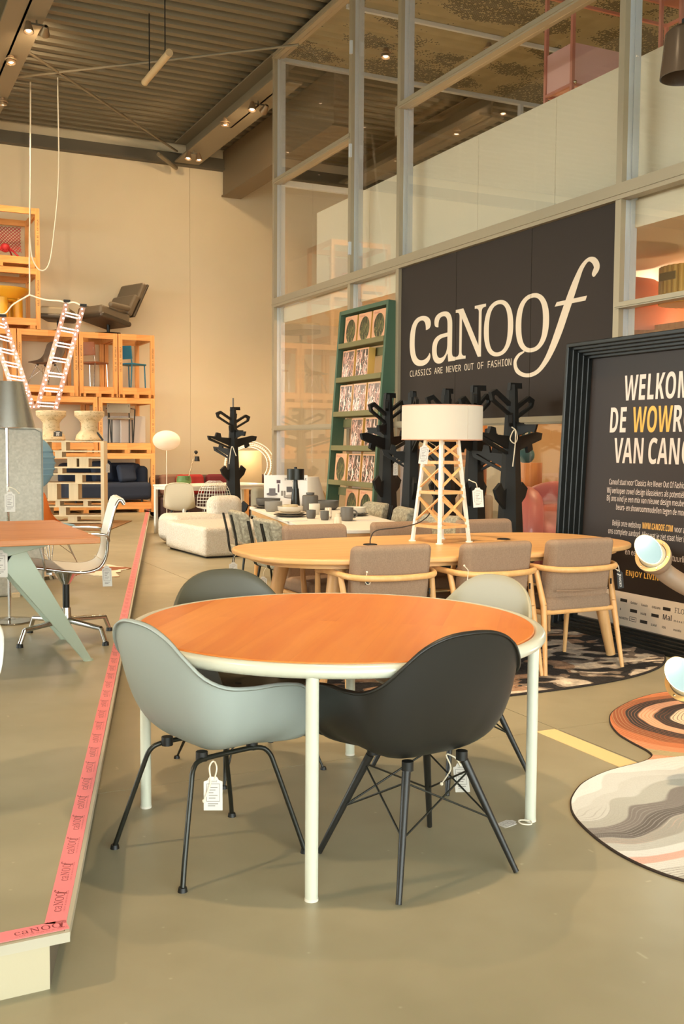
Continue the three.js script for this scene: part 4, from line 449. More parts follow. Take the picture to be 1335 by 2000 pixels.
// ---------------------------------------------------------------- on the platform at the left
const PY = 0.15;
{ const o = thing('desk', 'teak-topped desk with pale mint splayed steel legs on the platform', 'desk', [0, PY, 0]); put('desk_top', uvm(rb(2.7, 0.034, 1.36, 0.005, -0.12, 0.723, -6.24), PI / 2), M.teak, o);
  for (const z of [-5.9, -6.62]) { put('leg', T(plate([[0.66, 0.7], [0.86, 0.7], [0.9, 0.62], [1.238, 0.012], [1.24, 0], [1.208, 0], [0.79, 0.53], [0.69, 0.58]], 0.045, 0.004), 0, 0, z), M.mint, o); put('leg', T(plate([[0.62, 0.7], [0.86, 0.7], [0.74, 0.52], [0.66, 0.5], [0.3, 0], [0.262, 0], [0.268, 0.02], [0.52, 0.6]], 0.045, 0.004), 0, 0, z), M.mint, o); for (const x of [1.228, 0.28]) put('foot', cyl(0.026, 0.03, 0.012, x, 0.006, z, 16), M.mint, o); }
  put('beam', [T(plate([[-1.2, 0.7], [1.02, 0.7], [1.0, 0.675], [0.6, 0.58], [-0.9, 0.58]], 0.05, 0.004), 0, 0, -5.9), T(plate([[-1.2, 0.7], [1.02, 0.7], [1.0, 0.675], [0.6, 0.58], [-0.9, 0.58]], 0.05, 0.004), 0, 0, -6.62)], M.mint, o); put('cross_beam', box(0.2, 0.1, 0.7, 0.74, 0.62, -6.26), M.mint, o);
  priceTag('white price tag hanging from the edge of the teak desk', [0.74, 0.81, -5.86], -0.15, [[0, 0, 0], [-0.03, 0.03, 0], [-0.12, 0.05, -0.01]], { w: 0.09, h: 0.15 }); }
{ const o = thing('office_chair', 'white sling office chair with chrome frame on a four-star base', 'chair', [1.24, PY, -6.61], -PI / 2 - 0.15); o.scale.setScalar(1.07);
  const prof = [[0.26, 0.43], [0.235, 0.458], [0.15, 0.452], [0.0, 0.43], [-0.12, 0.425], [-0.19, 0.455], [-0.222, 0.53], [-0.23, 0.62], [-0.252, 0.72], [-0.275, 0.8], [-0.29, 0.835], [-0.318, 0.838], [-0.322, 0.812]], cv = new THREE.CatmullRomCurve3(prof.map(([z, y]) => V(0, y, z))).getSpacedPoints(60);
  const top = cv.map((p) => [p.z, p.y]), n = cv.map((p, i) => { const a = cv[Math.max(0, i - 1)], b = cv[Math.min(60, i + 1)], d = b.clone().sub(a).normalize(); return [p.z + d.y * 0.008, p.y - d.z * 0.008]; });
  const g = new THREE.ExtrudeGeometry(shape([...top, ...n.reverse()]), { depth: 0.44, bevelEnabled: false }); g.rotateY(-PI / 2); g.translate(0.22, 0, 0); put('sling', g, std(0xdcd7ca, 0.75), o);
  for (const s of [-1, 1]) { put('side_rail', tube(cv.filter((_, i) => i % 3 === 0).map((p) => [s * 0.225, p.y, p.z]), 0.009, 70, 8), M.chrome, o); put('arm', tube([[s * 0.235, 0.44, 0.12], [s * 0.25, 0.5, 0.13], [s * 0.255, 0.6, 0.15], [s * 0.255, 0.645, 0.13], [s * 0.255, 0.65, 0.05], [s * 0.255, 0.645, -0.16], [s * 0.245, 0.635, -0.22], [s * 0.23, 0.6, -0.235]], 0.008, 50, 8), M.chrome, o); }
  put('spreader', bar([-0.22, 0.42, 0.1], [0.22, 0.42, 0.1], 0.03, 0.012, [0, 0, 1]), M.chrome, o); put('spreader', bar([-0.22, 0.7, -0.25], [0.22, 0.7, -0.25], 0.03, 0.012, [0, 1, 0]), M.chrome, o); put('seat_cone', [lathe([[0.025, 0.33], [0.03, 0.34], [0.07, 0.4], [0.09, 0.415], [0.001, 0.415]], 24)], M.chrome, o); put('column', cyl(0.02, 0.02, 0.18, 0, 0.26, 0, 16), M.black, o); put('hub', cyl(0.026, 0.034, 0.1, 0, 0.14, 0, 20), M.chrome, o);
  for (let k = 0; k < 4; k++) { const a = k * PI / 2 + PI / 4 + 0.12, x = Math.cos(a), z = Math.sin(a), l = put('base_leg', [seg([x * 0.02, 0.115, z * 0.02], [x * 0.3, 0.095, z * 0.3], 0.018, 0.014, 10), seg([x * 0.3, 0.095, z * 0.3], [x * 0.335, 0.02, z * 0.335], 0.014, 0.013, 10)], M.chrome, o); put('glide', cyl(0.018, 0.02, 0.02, x * 0.337, 0.01, z * 0.337, 14), M.black, l); } }
priceTag('white price tag hanging at the back of the white office chair', [1.455, 0.63, -6.42], -0.5, [[0, 0, 0], [-0.02, 0.03, 0], [-0.08, 0.06, -0.03]], { w: 0.06, h: 0.13, rz: 0.05 });
{ const o = thing('floor_lamp', 'silver cone floor lamp on a chrome pole behind the desk', 'lamp', [1.0, PY, -7.4]); put('base', lathe([[0.001, 0.03], [0.03, 0.03], [0.05, 0.018], [0.16, 0.012], [0.165, 0], [0.001, 0]], 40), M.chrome, o); put('pole', cyl(0.01, 0.01, 1.42, 0, 0.73, 0, 12), M.chrome, o); put('lamp_shade', lathe([[0.19, 1.35], [0.112, 1.665], [0.108, 1.665], [0.185, 1.35], [0.19, 1.35]], 56), std(0xdcd8cf, 0.27, 0.95), o);
  priceTag('white price tag tied to the pole of the silver floor lamp', [1.01, 1.06, -7.38], -0.1, [[0, 0, 0], [-0.005, 0.03, 0.01], [0.03, 0.02, 0.02], [0.06, -0.01, 0.02]], { w: 0.07, h: 0.14 }); }
{ const o = thing('privacy_sofa', 'high-backed pale grey felt sofa behind the teak desk', 'sofa', [0.35, PY, -8.65], 0.02); put('side_panel', uvm(rb(2.2, 1.37, 0.09, 0.03, 0, 0.685, 0, 0, 0, 0, 3)), M.felt, o); put('back_panel', uvm(rb(0.09, 1.37, 1.4, 0.03, -1.06, 0.685, -0.72, 0, 0, 0, 3)), M.felt, o); put('seat', uvm(rb(2.0, 0.3, 0.9, 0.05, 0.0, 0.3, -0.5)), M.felt, o); put('piping', tube([[1.085, 0.03, 0.045], [1.085, 0.7, 0.045], [1.085, 1.25, 0.045], [1.085, 1.32, 0.045], [1.06, 1.352, 0.045], [1.0, 1.36, 0.045], [0.9, 1.36, 0.045], [0, 1.36, 0.045], [-1, 1.36, 0.045]], 0.006, 60, 6), std(0x8d9088, 0.9), o); for (const x of [-0.7, 0.86]) put('foot', box(0.06, 0.05, 0.06, x, 0.006, 0.08), M.ply, o); put('seam', bar([0.62, 0.35, 0.048], [0.68, 0.12, 0.048], 0.012, 0.006, [1, 0, 0]), std(0xb9a56f, 0.7), o); }
{ const o = thing('blue_armchair', 'round light blue padded armchair back peeking past the felt sofa', 'chair', [1.56, PY, -9.75], 0.3); put('backrest', sph(0.24, 0, 1.06, 0, 0.8, 1, 0.4, 28), M.blue, o); for (let i = -2; i <= 2; i++) put('stitch_rib', T(new THREE.TorusGeometry(0.24 * Math.sqrt(1 - (i / 4.2) ** 2), 0.012, 6, 40), 0, 1.06 + i * 0.055, 0, PI / 2).scale(0.8, 1, 0.42), M.blue, o); put('seat', rb(0.5, 0.12, 0.5, 0.05, 0, 0.45, 0.1), M.blue, o); put('post', cyl(0.03, 0.03, 0.8, 0, 0.45, -0.02), M.chrome, o); put('base', cyl(0.2, 0.22, 0.03, 0, 0.015, 0, 28), M.chrome, o); }
shellChair('orange shell chair behind the felt sofa', std(0xd8691f, 0.4), 'chromeWire', [1.74, PY, -10.35], [0.7, -0.7], gSide, 'shell_chair');
shellChair('white shell armchair cut off by the left edge of the picture', std(0xd9d8cf, 0.4), 'chromeWire', [0.13, PY, -3.78], [0.3, 0.95]);
{ const pts = []; for (let i = 0; i < 40; i++) { const a = i / 40 * 2 * PI, r = 1 + 0.16 * Math.sin(a * 5 + 1) + 0.1 * Math.sin(a * 11); pts.push([2.16 + Math.cos(a) * 0.3 * r, -10.2 + Math.sin(a) * 0.6 * r]); } solo('cowhide_rug', uvm(area(pts, PY + 0.001, PY + 0.007)), std(0xffffff, 0.9, 0, { map: tCow }), 'brown and white cowhide rug on the platform behind the office chair', 'rug'); }
solo('woven_rug', uvm(area([[3.3, -14.5], [4.1, -16.25], [3.2, -17.1], [2.4, -15.2]], PY + 0.001, PY + 0.01)), std(0xc9965c, 0.9, 0, { map: tVelvet }), 'tan patterned rug lying in front of the plywood crate shelf', 'rug');
// plywood crate shelf with stone tables on it
{ const o = thing('crate_shelf', 'plywood slatted crate shelf carrying two stone tables', 'shelf', [3.08, PY, -16.2], -0.36); const w = 0.56, d = 0.4; put('side_panel', uvm(box(0.05, 1.27, d, w, 0.64, 0)), M.ply, o); put('side_panel', uvm(box(0.05, 1.27, d, -w, 0.64, 0)), M.ply, o); const Y = [1.27, 1.12, 1.02, 0.87, 0.77, 0.63, 0.37, 0.27, 0.13, 0.03]; for (const y of Y) put('board', uvm(box(2 * w - 0.05, 0.022, d, 0, y, 0)), M.ply, o);
  Y.slice(0, -1).forEach((y, i) => { const h = y - Y[i + 1] - 0.022; for (const x of [[-0.3, -0.02], [-0.4, -0.1], [0.1, 0.28], [-0.28, -0.08], [0.2, -0.35], [0.12, -0.2], [-0.12, 0.3], [-0.05, -0.3], [0.1, -0.4]][i]) put('block', uvm(box(0.07 + (i % 3) * 0.035, h, d * 0.9, x, (y + Y[i + 1]) / 2, 0)), M.ply, o); }); }
{ const prof = [[0.001, 0], [0.21, 0], [0.215, 0.02], [0.2, 0.08], [0.13, 0.17], [0.125, 0.27], [0.17, 0.33], [0.225, 0.38], [0.228, 0.45], [0.22, 0.455], [0.001, 0.455]], g = uvm(lathe(prof, 40)); for (const [x, z, l] of [[2.86, -16.3, 'hourglass stone side table on the crate shelf, beside the ladder lights'], [3.4, -16.08, 'hourglass stone side table at the right end of the crate shelf']]) { const o = thing('stone_table', l, 'table', [x, PY + 1.282, z], 0, 'stone side tables on the crate shelf'); put('body', g, M.stone, o); } }
priceTag('black lettered tag lying against the stone table beside the ladder lights', [2.92, 1.58, -16.06], -0.3, null, { w: 0.13, h: 0.1, rx: -0.5, mat: mKey, name: 'key_tag' }); priceTag('black tag leaning on the stone table at the right end', [3.46, 1.57, -15.84], -0.3, null, { w: 0.03, h: 0.16, rz: 0.6, mat: M.black, name: 'key_tag' });
priceTag('white price tag on the right side of the plywood crate shelf', [3.66, 1.08, -16.0], -0.3, null, { w: 0.06, h: 0.14 });
// ---------------------------------------------------------------- pine racks along the back wall
const tStencil = canvas(512, 64, (c, W, H) => { c.fillStyle = '#dfa263'; c.fillRect(0, 0, W, H); c.fillStyle = '#4a2c14'; c.font = 'bold 46px monospace'; c.fillText('XTDELUXX 1 DE STEX', 8, 48); }), mSten = std(0xffffff, 0.7, 0, { map: tStencil });
function rack(l, x0, x1, y0, y1, z1 = -18.3, dep = 1.15, turn) {
  const o = thing('pallet_rack', l, 'rack', [(x0 + x1) / 2, y0, z1 - dep / 2], 0, 'stacked pine rack boxes'), w = (x1 - x0) / 2 - 0.004, h = y1 - y0 - 0.004, d = dep / 2, b = 0.07, bh = Math.min(0.1, h * 0.1); const post = uvm(box(b, h, b, 0, h / 2, 0)), dk = uvm(box(2 * w, 0.022, 0.13, 0, 0, 0), PI / 2), fb = uvm(box(2 * w - 2 * b, bh, 0.05, 0, 0, 0), PI / 2), sb = uvm(box(0.05, bh, 2 * d - 2 * b, 0, 0, 0));
  for (const [a, c] of [[-1, 1], [1, 1], [1, -1], [-1, -1]]) { const m = put('post', post, M.pine, o); m.position.set(a * (w - b / 2), 0, c * (d - b / 2)); if (c > 0) { const g = new THREE.BoxGeometry(0.45, 0.05, 0.003); g.rotateZ(-PI / 2); g.translate(0, h * 0.6, b / 2 + 0.0015); put('stencil', g, mSten, m); } }
  for (const [y, hh] of [[h - bh / 2, 1], [0.06 + bh / 2, 0]]) { for (const c of [-1, 1]) { const m = put('beam', fb, M.pine, o); m.position.set(0, y, c * (d - 0.03)); const s = put('side_beam', sb, M.pine, o); s.position.set(c * (w - 0.03), y, 0); } }
  for (let k = 0; k < 7; k++) { const m = put('deck_board', dk, M.pine, o); m.position.set(0, 0.06 + bh + 0.011, -d + 0.09 + k * (2 * d - 0.18) / 6); } for (const a of [-0.8, 0, 0.8]) { const m = put('skid', uvm(box(0.09, 0.06, 2 * d, 0, 0.03, 0)), M.pine, o); m.position.set(a * w, 0, 0); }
  return { floor: y0 + 0.06 + bh + 0.022 };
}
rack('wide bottom pine rack box with the navy sofa inside', 2.55, 5.05, PY + 0.001, 1.22);
rack('second-tier pine rack box holding the grey armchair', 4.03, 5.05, 1.22, 2.21); rack('second-tier pine rack box behind the stone tables', 2.55, 4.02, 1.22, 2.21);
rack('third-tier pine rack box holding the blue chair', 4.39, 5.05, 2.21, 3.34); rack('third-tier pine rack box holding the brown wooden chair', 3.7, 4.38, 2.21, 3.34); rack('third-tier pine rack box holding the brown shell chair', 2.66, 3.69, 2.21, 3.34); rack('third-tier pine rack box at the left edge behind the ladder light', 1.6, 2.65, 2.21, 3.34);
rack('fourth-tier pine rack box holding the yellow chair', 1.75, 3.06, 3.34, 4.37); rack('topmost pine rack box holding the red net chair', 1.75, 3.06, 4.37, 5.38);
const f3 = 2.21 + 0.182, f2 = 1.22 + 0.182, f4 = 3.34 + 0.182, f5 = 4.37 + 0.182;
shellChair('brown shell chair in the third-tier rack box behind the ladder light', std(0x6d5a48, 0.5), 'chromeWire', [3.22, f3, -18.75], [-0.75, 0.66], gSide, 'shell_chair');
function plainChair(l, pos, ry, m, legM, h = 0.76) { const o = thing('dining_chair', l, 'chair', pos, ry); put('seat', rb(0.42, 0.03, 0.4, 0.012, 0, 0.44, 0, 0, 0, 0, 3), m, o); put('backrest', rb(0.42, 0.24, 0.025, 0.01, 0, h - 0.12, -0.215, -0.12, 0, 0, 3), m, o); for (const [a, b] of [[-1, -1], [1, -1], [1, 1], [-1, 1]]) put('leg', b < 0 ? [seg([a * 0.19, 0, -0.22], [a * 0.185, 0.44, -0.18], 0.012), seg([a * 0.185, 0.44, -0.18], [a * 0.18, h - 0.1, -0.22], 0.012)] : seg([a * 0.19, 0, 0.19], [a * 0.185, 0.43, 0.17], 0.012), legM, o); return o; }
plainChair('brown wooden chair with steel legs in the third-tier rack', [4.03, f3, -18.75], 2.3, std(0x9c5e36, 0.45), M.chrome, 0.8); plainChair('petrol blue chair in the right third-tier rack box', [4.72, f3, -18.75], 2.2, std(0x1f7390, 0.5), std(0x1f7390, 0.5), 0.76);
{ const o = plainChair('grey armchair with dark steel frame in the second-tier rack box', [4.53, f2, -18.75], 2.75, std(0x9d937c, 0.6), M.blackTube, 0.78); for (const s of [-1, 1]) put('armrest', [seg([s * 0.22, 0.62, -0.2], [s * 0.24, 0.62, 0.16], 0.011), seg([s * 0.24, 0.62, 0.16], [s * 0.2, 0.01, 0.2], 0.011)], M.blackTube, o); }
{ const g = rb(0.5, 0.5, 0.04, 0.01, 0, 0.25, 0); for (const [x, z, r, l] of [[4.4, -19.15, 0, 'pale board leaning behind the grey armchair'], [4.82, -19.0, 0.2, 'white carton leaning at the side of the grey armchair']]) { const b = solo('board', g.clone(), M.paper, l, 'board'); b.position.set(x, f2, z); b.rotation.y = r; } }
{ const o = thing('yellow_chair', 'yellow moulded barrel chair in the fourth-tier rack box', 'chair', [2.55, f4, -18.75], 0.2), m = std(0xe0a52a, 0.35); put('body', [lathe([[0.2, 0.32], [0.36, 0.46], [0.4, 0.52], [0.39, 0.53], [0.33, 0.47], [0.16, 0.34]], 36), lathe([[0.001, 0.3], [0.22, 0.3], [0.24, 0.34], [0.001, 0.36]], 30)], m, o); for (let k = 0; k < 4; k++) put('leg', cyl(0.085, 0.085, 0.36, Math.cos(k * PI / 2 + 0.6) * 0.2, 0.18, Math.sin(k * PI / 2 + 0.6) * 0.2, 18), m, o); }
{ const o = thing('net_chair', 'red knotted net chair in the topmost rack box', 'chair', [2.55, f5, -18.75], 0.1), g = [], m = std(0xb3262a, 0.6), S = (u, v) => [(u - 0.5) * 0.62 * (0.75 + 0.25 * v), 0.12 + v * 0.48, -0.12 - 0.1 * v + 0.3 * (u - 0.5) ** 2 + 0.22 * (1 - v) ** 2]; for (let i = 0; i < 10; i++) for (let j = 0; j < 8; j++) { g.push(seg(S(i / 10, j / 8), S((i + 1) / 10, (j + 1) / 8), 0.006, 0.006, 4), seg(S((i + 1) / 10, j / 8), S(i / 10, (j + 1) / 8), 0.006, 0.006, 4)); } stuff(put('net', g, m, o)); put('legs_frame', [seg([-0.22, 0, 0.2], [-0.05, 0.22, 0], 0.014), seg([0.22, 0, 0.2], [0.05, 0.22, 0], 0.014), seg([-0.22, 0, -0.25], [-0.05, 0.22, 0], 0.014), seg([0.22, 0, -0.25], [0.05, 0.22, 0], 0.014), sph(0.08, 0, 0.2, 0)], m, o); }
{ const bm = std(0x6a5c48, 0.5), ss2 = (name, l, pos, ry) => thing(name, l, 'chair', pos, ry); let o = ss2('lounge_chair', 'olive leather lounge chair on top of the pine racks', [4.3, 3.34, -18.85], -1.2); const cush = (w, h, d, x, y, z, rx) => rb(w, h, d, 0.05, x, y, z, rx, 0, 0, 4);
  put('seat', cush(0.75, 0.17, 0.65, 0, 0.36, 0.05, -0.22), bm, o); put('seat_shell', cush(0.78, 0.1, 0.68, 0, 0.27, 0.03, -0.22), std(0x463c2e, 0.4), o); put('backrest', cush(0.72, 0.42, 0.14, 0, 0.56, -0.36, -0.5), bm, o); put('headrest', cush(0.7, 0.34, 0.13, 0, 0.83, -0.56, -0.45), bm, o); put('back_shell', cush(0.72, 0.7, 0.05, 0, 0.66, -0.53, -0.48), std(0x463c2e, 0.4), o); for (const s of [-1, 1]) put('armrest', cush(0.1, 0.1, 0.45, s * 0.4, 0.5, -0.02, -0.1), bm, o); put('post', cyl(0.03, 0.03, 0.2, 0, 0.12, -0.05), M.black, o); for (let k = 0; k < 5; k++) put('base_leg', seg([0, 0.06, -0.05], [Math.cos(k * 1.2566) * 0.36, 0.02, -0.05 + Math.sin(k * 1.2566) * 0.36], 0.02), M.black, o);
  o = label(ss2('lounge_ottoman', '', [3.45, 3.34, -18.85], 1.2), 'olive leather ottoman beside the lounge chair on the pine racks', 'ottoman'); put('cushion', cush(0.62, 0.16, 0.52, 0, 0.36, 0, 0.05), std(0x9a8a6c, 0.5), o); put('shell', cush(0.64, 0.1, 0.54, 0, 0.27, 0, 0.05), std(0x463c2e, 0.4), o); put('post', cyl(0.025, 0.025, 0.2, 0, 0.13, 0), M.black, o); for (let k = 0; k < 4; k++) put('base_leg', seg([0, 0.06, 0], [Math.cos(k * 1.5708) * 0.28, 0.02, Math.sin(k * 1.5708) * 0.28], 0.018), M.black, o); }
{ const o = thing('navy_sofa', 'navy velvet sofa in the bottom rack', 'sofa', [4.25, PY + 0.19, -18.5], 0.06); o.position.set(4.2, PY + 0.185, -18.75); put('seat', rb(1.55, 0.32, 0.8, 0.09, 0, 0.2, 0.1, 0, 0, 0, 4), M.navy, o); put('backrest', rb(1.5, 0.4, 0.22, 0.1, 0, 0.5, -0.25, -0.12, 0, 0, 4), M.navy, o); put('armrest', rb(0.2, 0.5, 0.6, 0.09, 0.67, 0.4, 0, 0, 0, 0, 4), M.navy, o); for (const x of [-0.6, 0.6]) put('foot', cyl(0.02, 0.02, 0.04, x, 0.02, 0.4), M.black, o); }
for (const [x, z, s, l] of [[4.55, -18.42, 0.34, 'square navy cushion at the front of the navy sofa'], [4.15, -18.62, 0.4, 'large navy back cushion on the navy sofa'], [4.72, -18.66, 0.34, 'navy cushion against the armrest of the navy sofa']]) { const q = solo('cushion', rb(s, s * 0.95, 0.13, 0.06, 0, s / 2, 0, -0.25, 0.2, 0.06, 4), M.navy, l, 'cushion'); q.position.set(x, 0.69, z); }
// ---------------------------------------------------------------- ladder lights
const mAcr = phy(0xc79c84, 0.4, { transmission: 0.3, thickness: 0 }), mLed = glow(1, 0.86, 0.78, 2.2);
function ladder(l, A0, A1, B0, B1, n, cd) {
  const o = thing('ladder_light', l, 'lamp'), lp = (a, b, t) => a.map((v, i) => v + (b[i] - v) * t), g = []; for (const [p, q] of [[A0, A1], [B0, B1]]) { put('rail', bar(p, q, 0.07, 0.03, [1, 0, 0]), mAcr, o); const tp = lp(p, q, -0.005); put('hook', box(0.1, 0.04, 0.05, tp[0], tp[1] + 0.02, tp[2]), M.black, o); for (let i = 0; i < 24; i++) { const c = lp(p, q, (i + 0.5) / 24); g.push(sph(0.017, c[0] + (i % 2 ? 0.012 : -0.012), c[1], c[2] + 0.026, 1, 1, 1, 6)); } }
  for (let k = 0; k < n; k++) { const t = (k + 0.6) / n, a = lp(A0, A1, t), b = lp(B0, B1, t); for (const d of [0, 0.05]) { put('rung', bar([a[0], a[1] - d, a[2]], [b[0], b[1] - d, b[2]], 0.025, 0.025, [0, 1, 0]), mAcr, o); for (let i = 1; i < 11; i++) { const c = lp(a, b, i / 11); g.push(sph(0.012, c[0], c[1] - d, c[2] + 0.018, 1, 1, 1, 5)); } } }
  stuff(put('led_bulbs', g, mLed, o)); const m = lp(lp(A0, A1, 0.5), lp(B0, B1, 0.5), 0.5), li = new THREE.PointLight(new THREE.Color().setRGB(1, 0.8, 0.65), cd); li.position.set(m[0], m[1], m[2] + 0.6); li.shadow.radius = 8; li.castShadow = true; o.add(li);
}
ladder('slanting ladder of white lights in front of the pine racks', [3.142, 3.57, -16.44], [2.688, 1.926, -16.54], [3.371, 3.507, -16.33], [2.947, 1.912, -16.42], 7, 1.6);
ladder('slanting ladder of white lights at the left edge above the silver lampshade', [2.02, 3.42, -17.0], [2.46, 1.95, -16.86], [2.26, 3.35, -16.95], [2.68, 1.93, -16.8], 7, 1.6);
solo('lamp_cable', [tube([[2.76, 7.1, -17.2], [2.7, 5.5, -16.95], [2.64, 4.4, -16.75], [2.63, 3.9, -16.7], [2.62, 3.69, -16.68]], 0.012, 60, 6), tube([[2.62, 3.69, -16.68], [2.85, 3.62, -16.6], [3.05, 3.6, -16.48], [3.142, 3.57, -16.44], [3.25, 3.58, -16.38], [3.371, 3.52, -16.33]], 0.012, 40, 6), tube([[2.62, 3.69, -16.68], [2.4, 3.55, -16.85], [2.26, 3.4, -16.95], [2.02, 3.46, -17.0]], 0.012, 30, 6)], M.whiteCable, 'white cable hanging from the roof to both ladder lights', 'cable');
solo('looped_cable', tube([[3.11, 7.1, -16.8], [3.1, 5.6, -16.75], [3.02, 4.75, -16.72], [2.93, 4.2, -16.7], [2.8, 4.08, -16.7], [2.68, 4.25, -16.71], [2.64, 4.6, -16.72]], 0.011, 80, 6), M.whiteCable, 'white cable hanging in a loop beside the straight ladder light cable', 'cable');

// ---------------------------------------------------------------- roof lights
{ const o = thing('tube_light', 'unlit tube light hanging on two wires under the corrugated roof', 'lamp', [3.77, 6.3, -13.5]); put('tube', [cyl(0.045, 0.045, 1.15, 0, 0, 0, 20, PI / 2), cyl(0.048, 0.048, 0.03, 0, 0, 0.58, 20, PI / 2), cyl(0.048, 0.048, 0.03, 0, 0, -0.58, 20, PI / 2)], std(0xd2b58a, 0.6), o); for (const z of [-0.35, 0.4]) put('wire', cyl(0.008, 0.008, 0.8, 0, 0.43, z, 6), M.black, o); }
const mBulb = glow(1, 0.72, 0.46, 14), mHousing = std(0x9c8468, 0.4, 0.6);
function spotHead(o, p, aim, cd, ang = 0.62) {
  const d = V(...aim).sub(V(...p)).normalize(), q = new THREE.Quaternion().setFromUnitVectors(V(0, -1, 0), d), at = (g) => { g.applyQuaternion(q); g.translate(...p); return g; };
  put('lamp_head', at(lathe([[0.02, 0.11], [0.035, 0.1], [0.05, 0.03], [0.066, -0.02], [0.066, -0.035], [0.06, -0.035], [0.045, 0.02], [0.001, 0.03]], 24)), mHousing, o); put('bulb', at(sph(0.034, 0, -0.01, 0, 1, 0.6, 1, 12)), mBulb, o);
  const li = new THREE.SpotLight(WARM, cd, 0, ang, 0.85); li.position.set(...p).addScaledVector(d, 0.05); li.target.position.set(...aim); li.castShadow = true; li.shadow.radius = 3; o.add(li); o.add(li.target);
}
function twin(l, x, z, aims, cd = SPOT, ang = 0.62, y = 6.62) { const o = thing('twin_spotlight', l, 'lamp'); put('bracket', [cyl(0.012, 0.012, 0.16, x, y + 0.15, z, 8), bar([x - 0.1, y + 0.08, z], [x + 0.1, y + 0.08, z], 0.02, 0.02, [0, 1, 0])], M.steel, o); [-1, 1].forEach((s, i) => spotHead(o, [x + s * 0.1, y, z], aims[i], cd, ang)); }
function single(l, x, z, aim, cd = SPOT, y = 6.68) { const o = thing('roof_spotlight', l, 'lamp'); put('ring', T(new THREE.TorusGeometry(0.07, 0.012, 8, 28), x, y + 0.02, z, PI / 2), mHousing, o); spotHead(o, [x, y, z], aim, cd, 0.8); }
twin('twin spotlights under the left roof beam near the top corner', 2.3, -13.8, [[2.2, 0, -12.5], [2.6, 4.6, -19.6]], SPOT * 0.45, 0.95);
single('glowing single spotlight set in the left roof beam', 2.18, -15.2, [2.6, 0, -14.8]); single('single spotlight low on the left roof beam near the back wall', 2.32, -17.1, [2.8, 0.15, -18.2]);
twin('twin spotlights on the middle roof beam beside the glass corner post', 5.92, -15.4, [[5.0, 0, -14.2], [5.6, 4.4, -19.6]], SPOT * 0.38, 0.95); single('glowing single spotlight in the middle of the second roof beam', 5.76, -16.5, [5.6, 0, -16.8]); twin('twin spotlights at the back wall end of the middle roof beam', 5.85, -18.5, [[4.9, 0, -17.6], [6.6, 0, -17.8]], SPOT * 0.6);
for (const [i, z] of [-11, -8.2, -5.4, -2.6].entries()) twin(`twin spotlights on the left roof beam above the picture, ${['farthest', 'third nearest', 'second nearest', 'nearest'][i]} of four`, 2.1, z, [[4.2, 1, z - 0.8], [2.6, 0, z + 0.4]]);
for (const [i, z] of [-16.5, -12, -7.5, -3].entries()) twin(`twin spotlights on the far left roof beam outside the picture, ${['farthest', 'third nearest', 'second nearest', 'nearest'][i]} of four`, -4.4, z, [[-2.5, 0, z], [0.6, 0.5, z + 0.3]]);
for (const [x, z, l] of [[7.0, -13.2, 'upstairs spotlight glowing behind the glass near the corner'], [8.2, -12.4, 'upstairs spotlight deep behind the second glass pane'], [7.6, -10.4, 'upstairs spotlight above the white parapet'], [8.8, -9.2, 'upstairs spotlight behind the pink shelf']]) single(l, x, z, [x - 0.3, 3.5, z + 0.4], SPOT * 0.7, 6.9);
for (const [x, z, l] of [[7.4, -16.8, 'roof spotlight seen through the upper glass of the end wall'], [9.6, -17.2, 'roof spotlight farthest right through the end wall glass']]) single(l, x, z, [x, 0, z], SPOT, 6.65);
// lamps in the room behind the glass
for (const [x, z, l] of [[7.6, -12.6, 'round bulb pendant in the room behind the corner glass'], [8.4, -9.3, 'round bulb pendant in the room behind the black trees'], [8.2, -6.9, 'round bulb pendant behind the right window']]) { const o = thing('bulb_pendant', l, 'lamp', [x, 2.75, z]); put('bulb', sph(0.06, 0, 0, 0), glow(1, 0.7, 0.42, 6), o); put('cord', cyl(0.005, 0.005, 0.42, 0, 0.26, 0, 6), M.black, o); const li = new THREE.PointLight(WARM, 6); li.shadow.radius = 3; li.castShadow = true; o.add(li); }
// ---------------------------------------------------------------- behind the glass, ground floor
{ const m = phy(0xc9746c, 0.45, { clearcoat: 0.3 }), o = thing('inflated_armchair', 'pink puffy armchair behind the glass beside the welcome board', 'chair', [6.75, 0, -8.75], -0.6); put('body', [sph(0.42, 0, 0.42, 0, 1.1, 0.9, 1, 28)], m, o); for (const s of [-1, 1]) put('armrest', T(new THREE.TorusGeometry(0.28, 0.2, 16, 32), s * 0.36, 0.5, 0.05, 0, PI / 2), m, o); put('backrest', sph(0.4, 0, 0.72, -0.3, 1.1, 0.75, 0.5, 24), m, o); }
{ const o = thing('paper_tree', 'orange-red tiered paper cone behind the pink armchair', 'decoration', [7.5, 0, -9.3]), m = std(0xd8401c, 0.6); put('stem', cyl(0.03, 0.03, 1.3, 0, 0.65, 0), m, o); for (let k = 0; k < 9; k++) put('tier', lathe([[0.46 - k * 0.035, 0.42 + k * 0.1], [0.1, 0.56 + k * 0.1], [0.09, 0.55 + k * 0.1], [0.46 - k * 0.035, 0.415 + k * 0.1]], 20), k % 2 ? m : std(0xa81c1c, 0.6), o); put('top_globe', sph(0.3, 0.25, 1.42, -0.2, 1, 1, 1, 24), std(0xeac394, 0.6), o); }
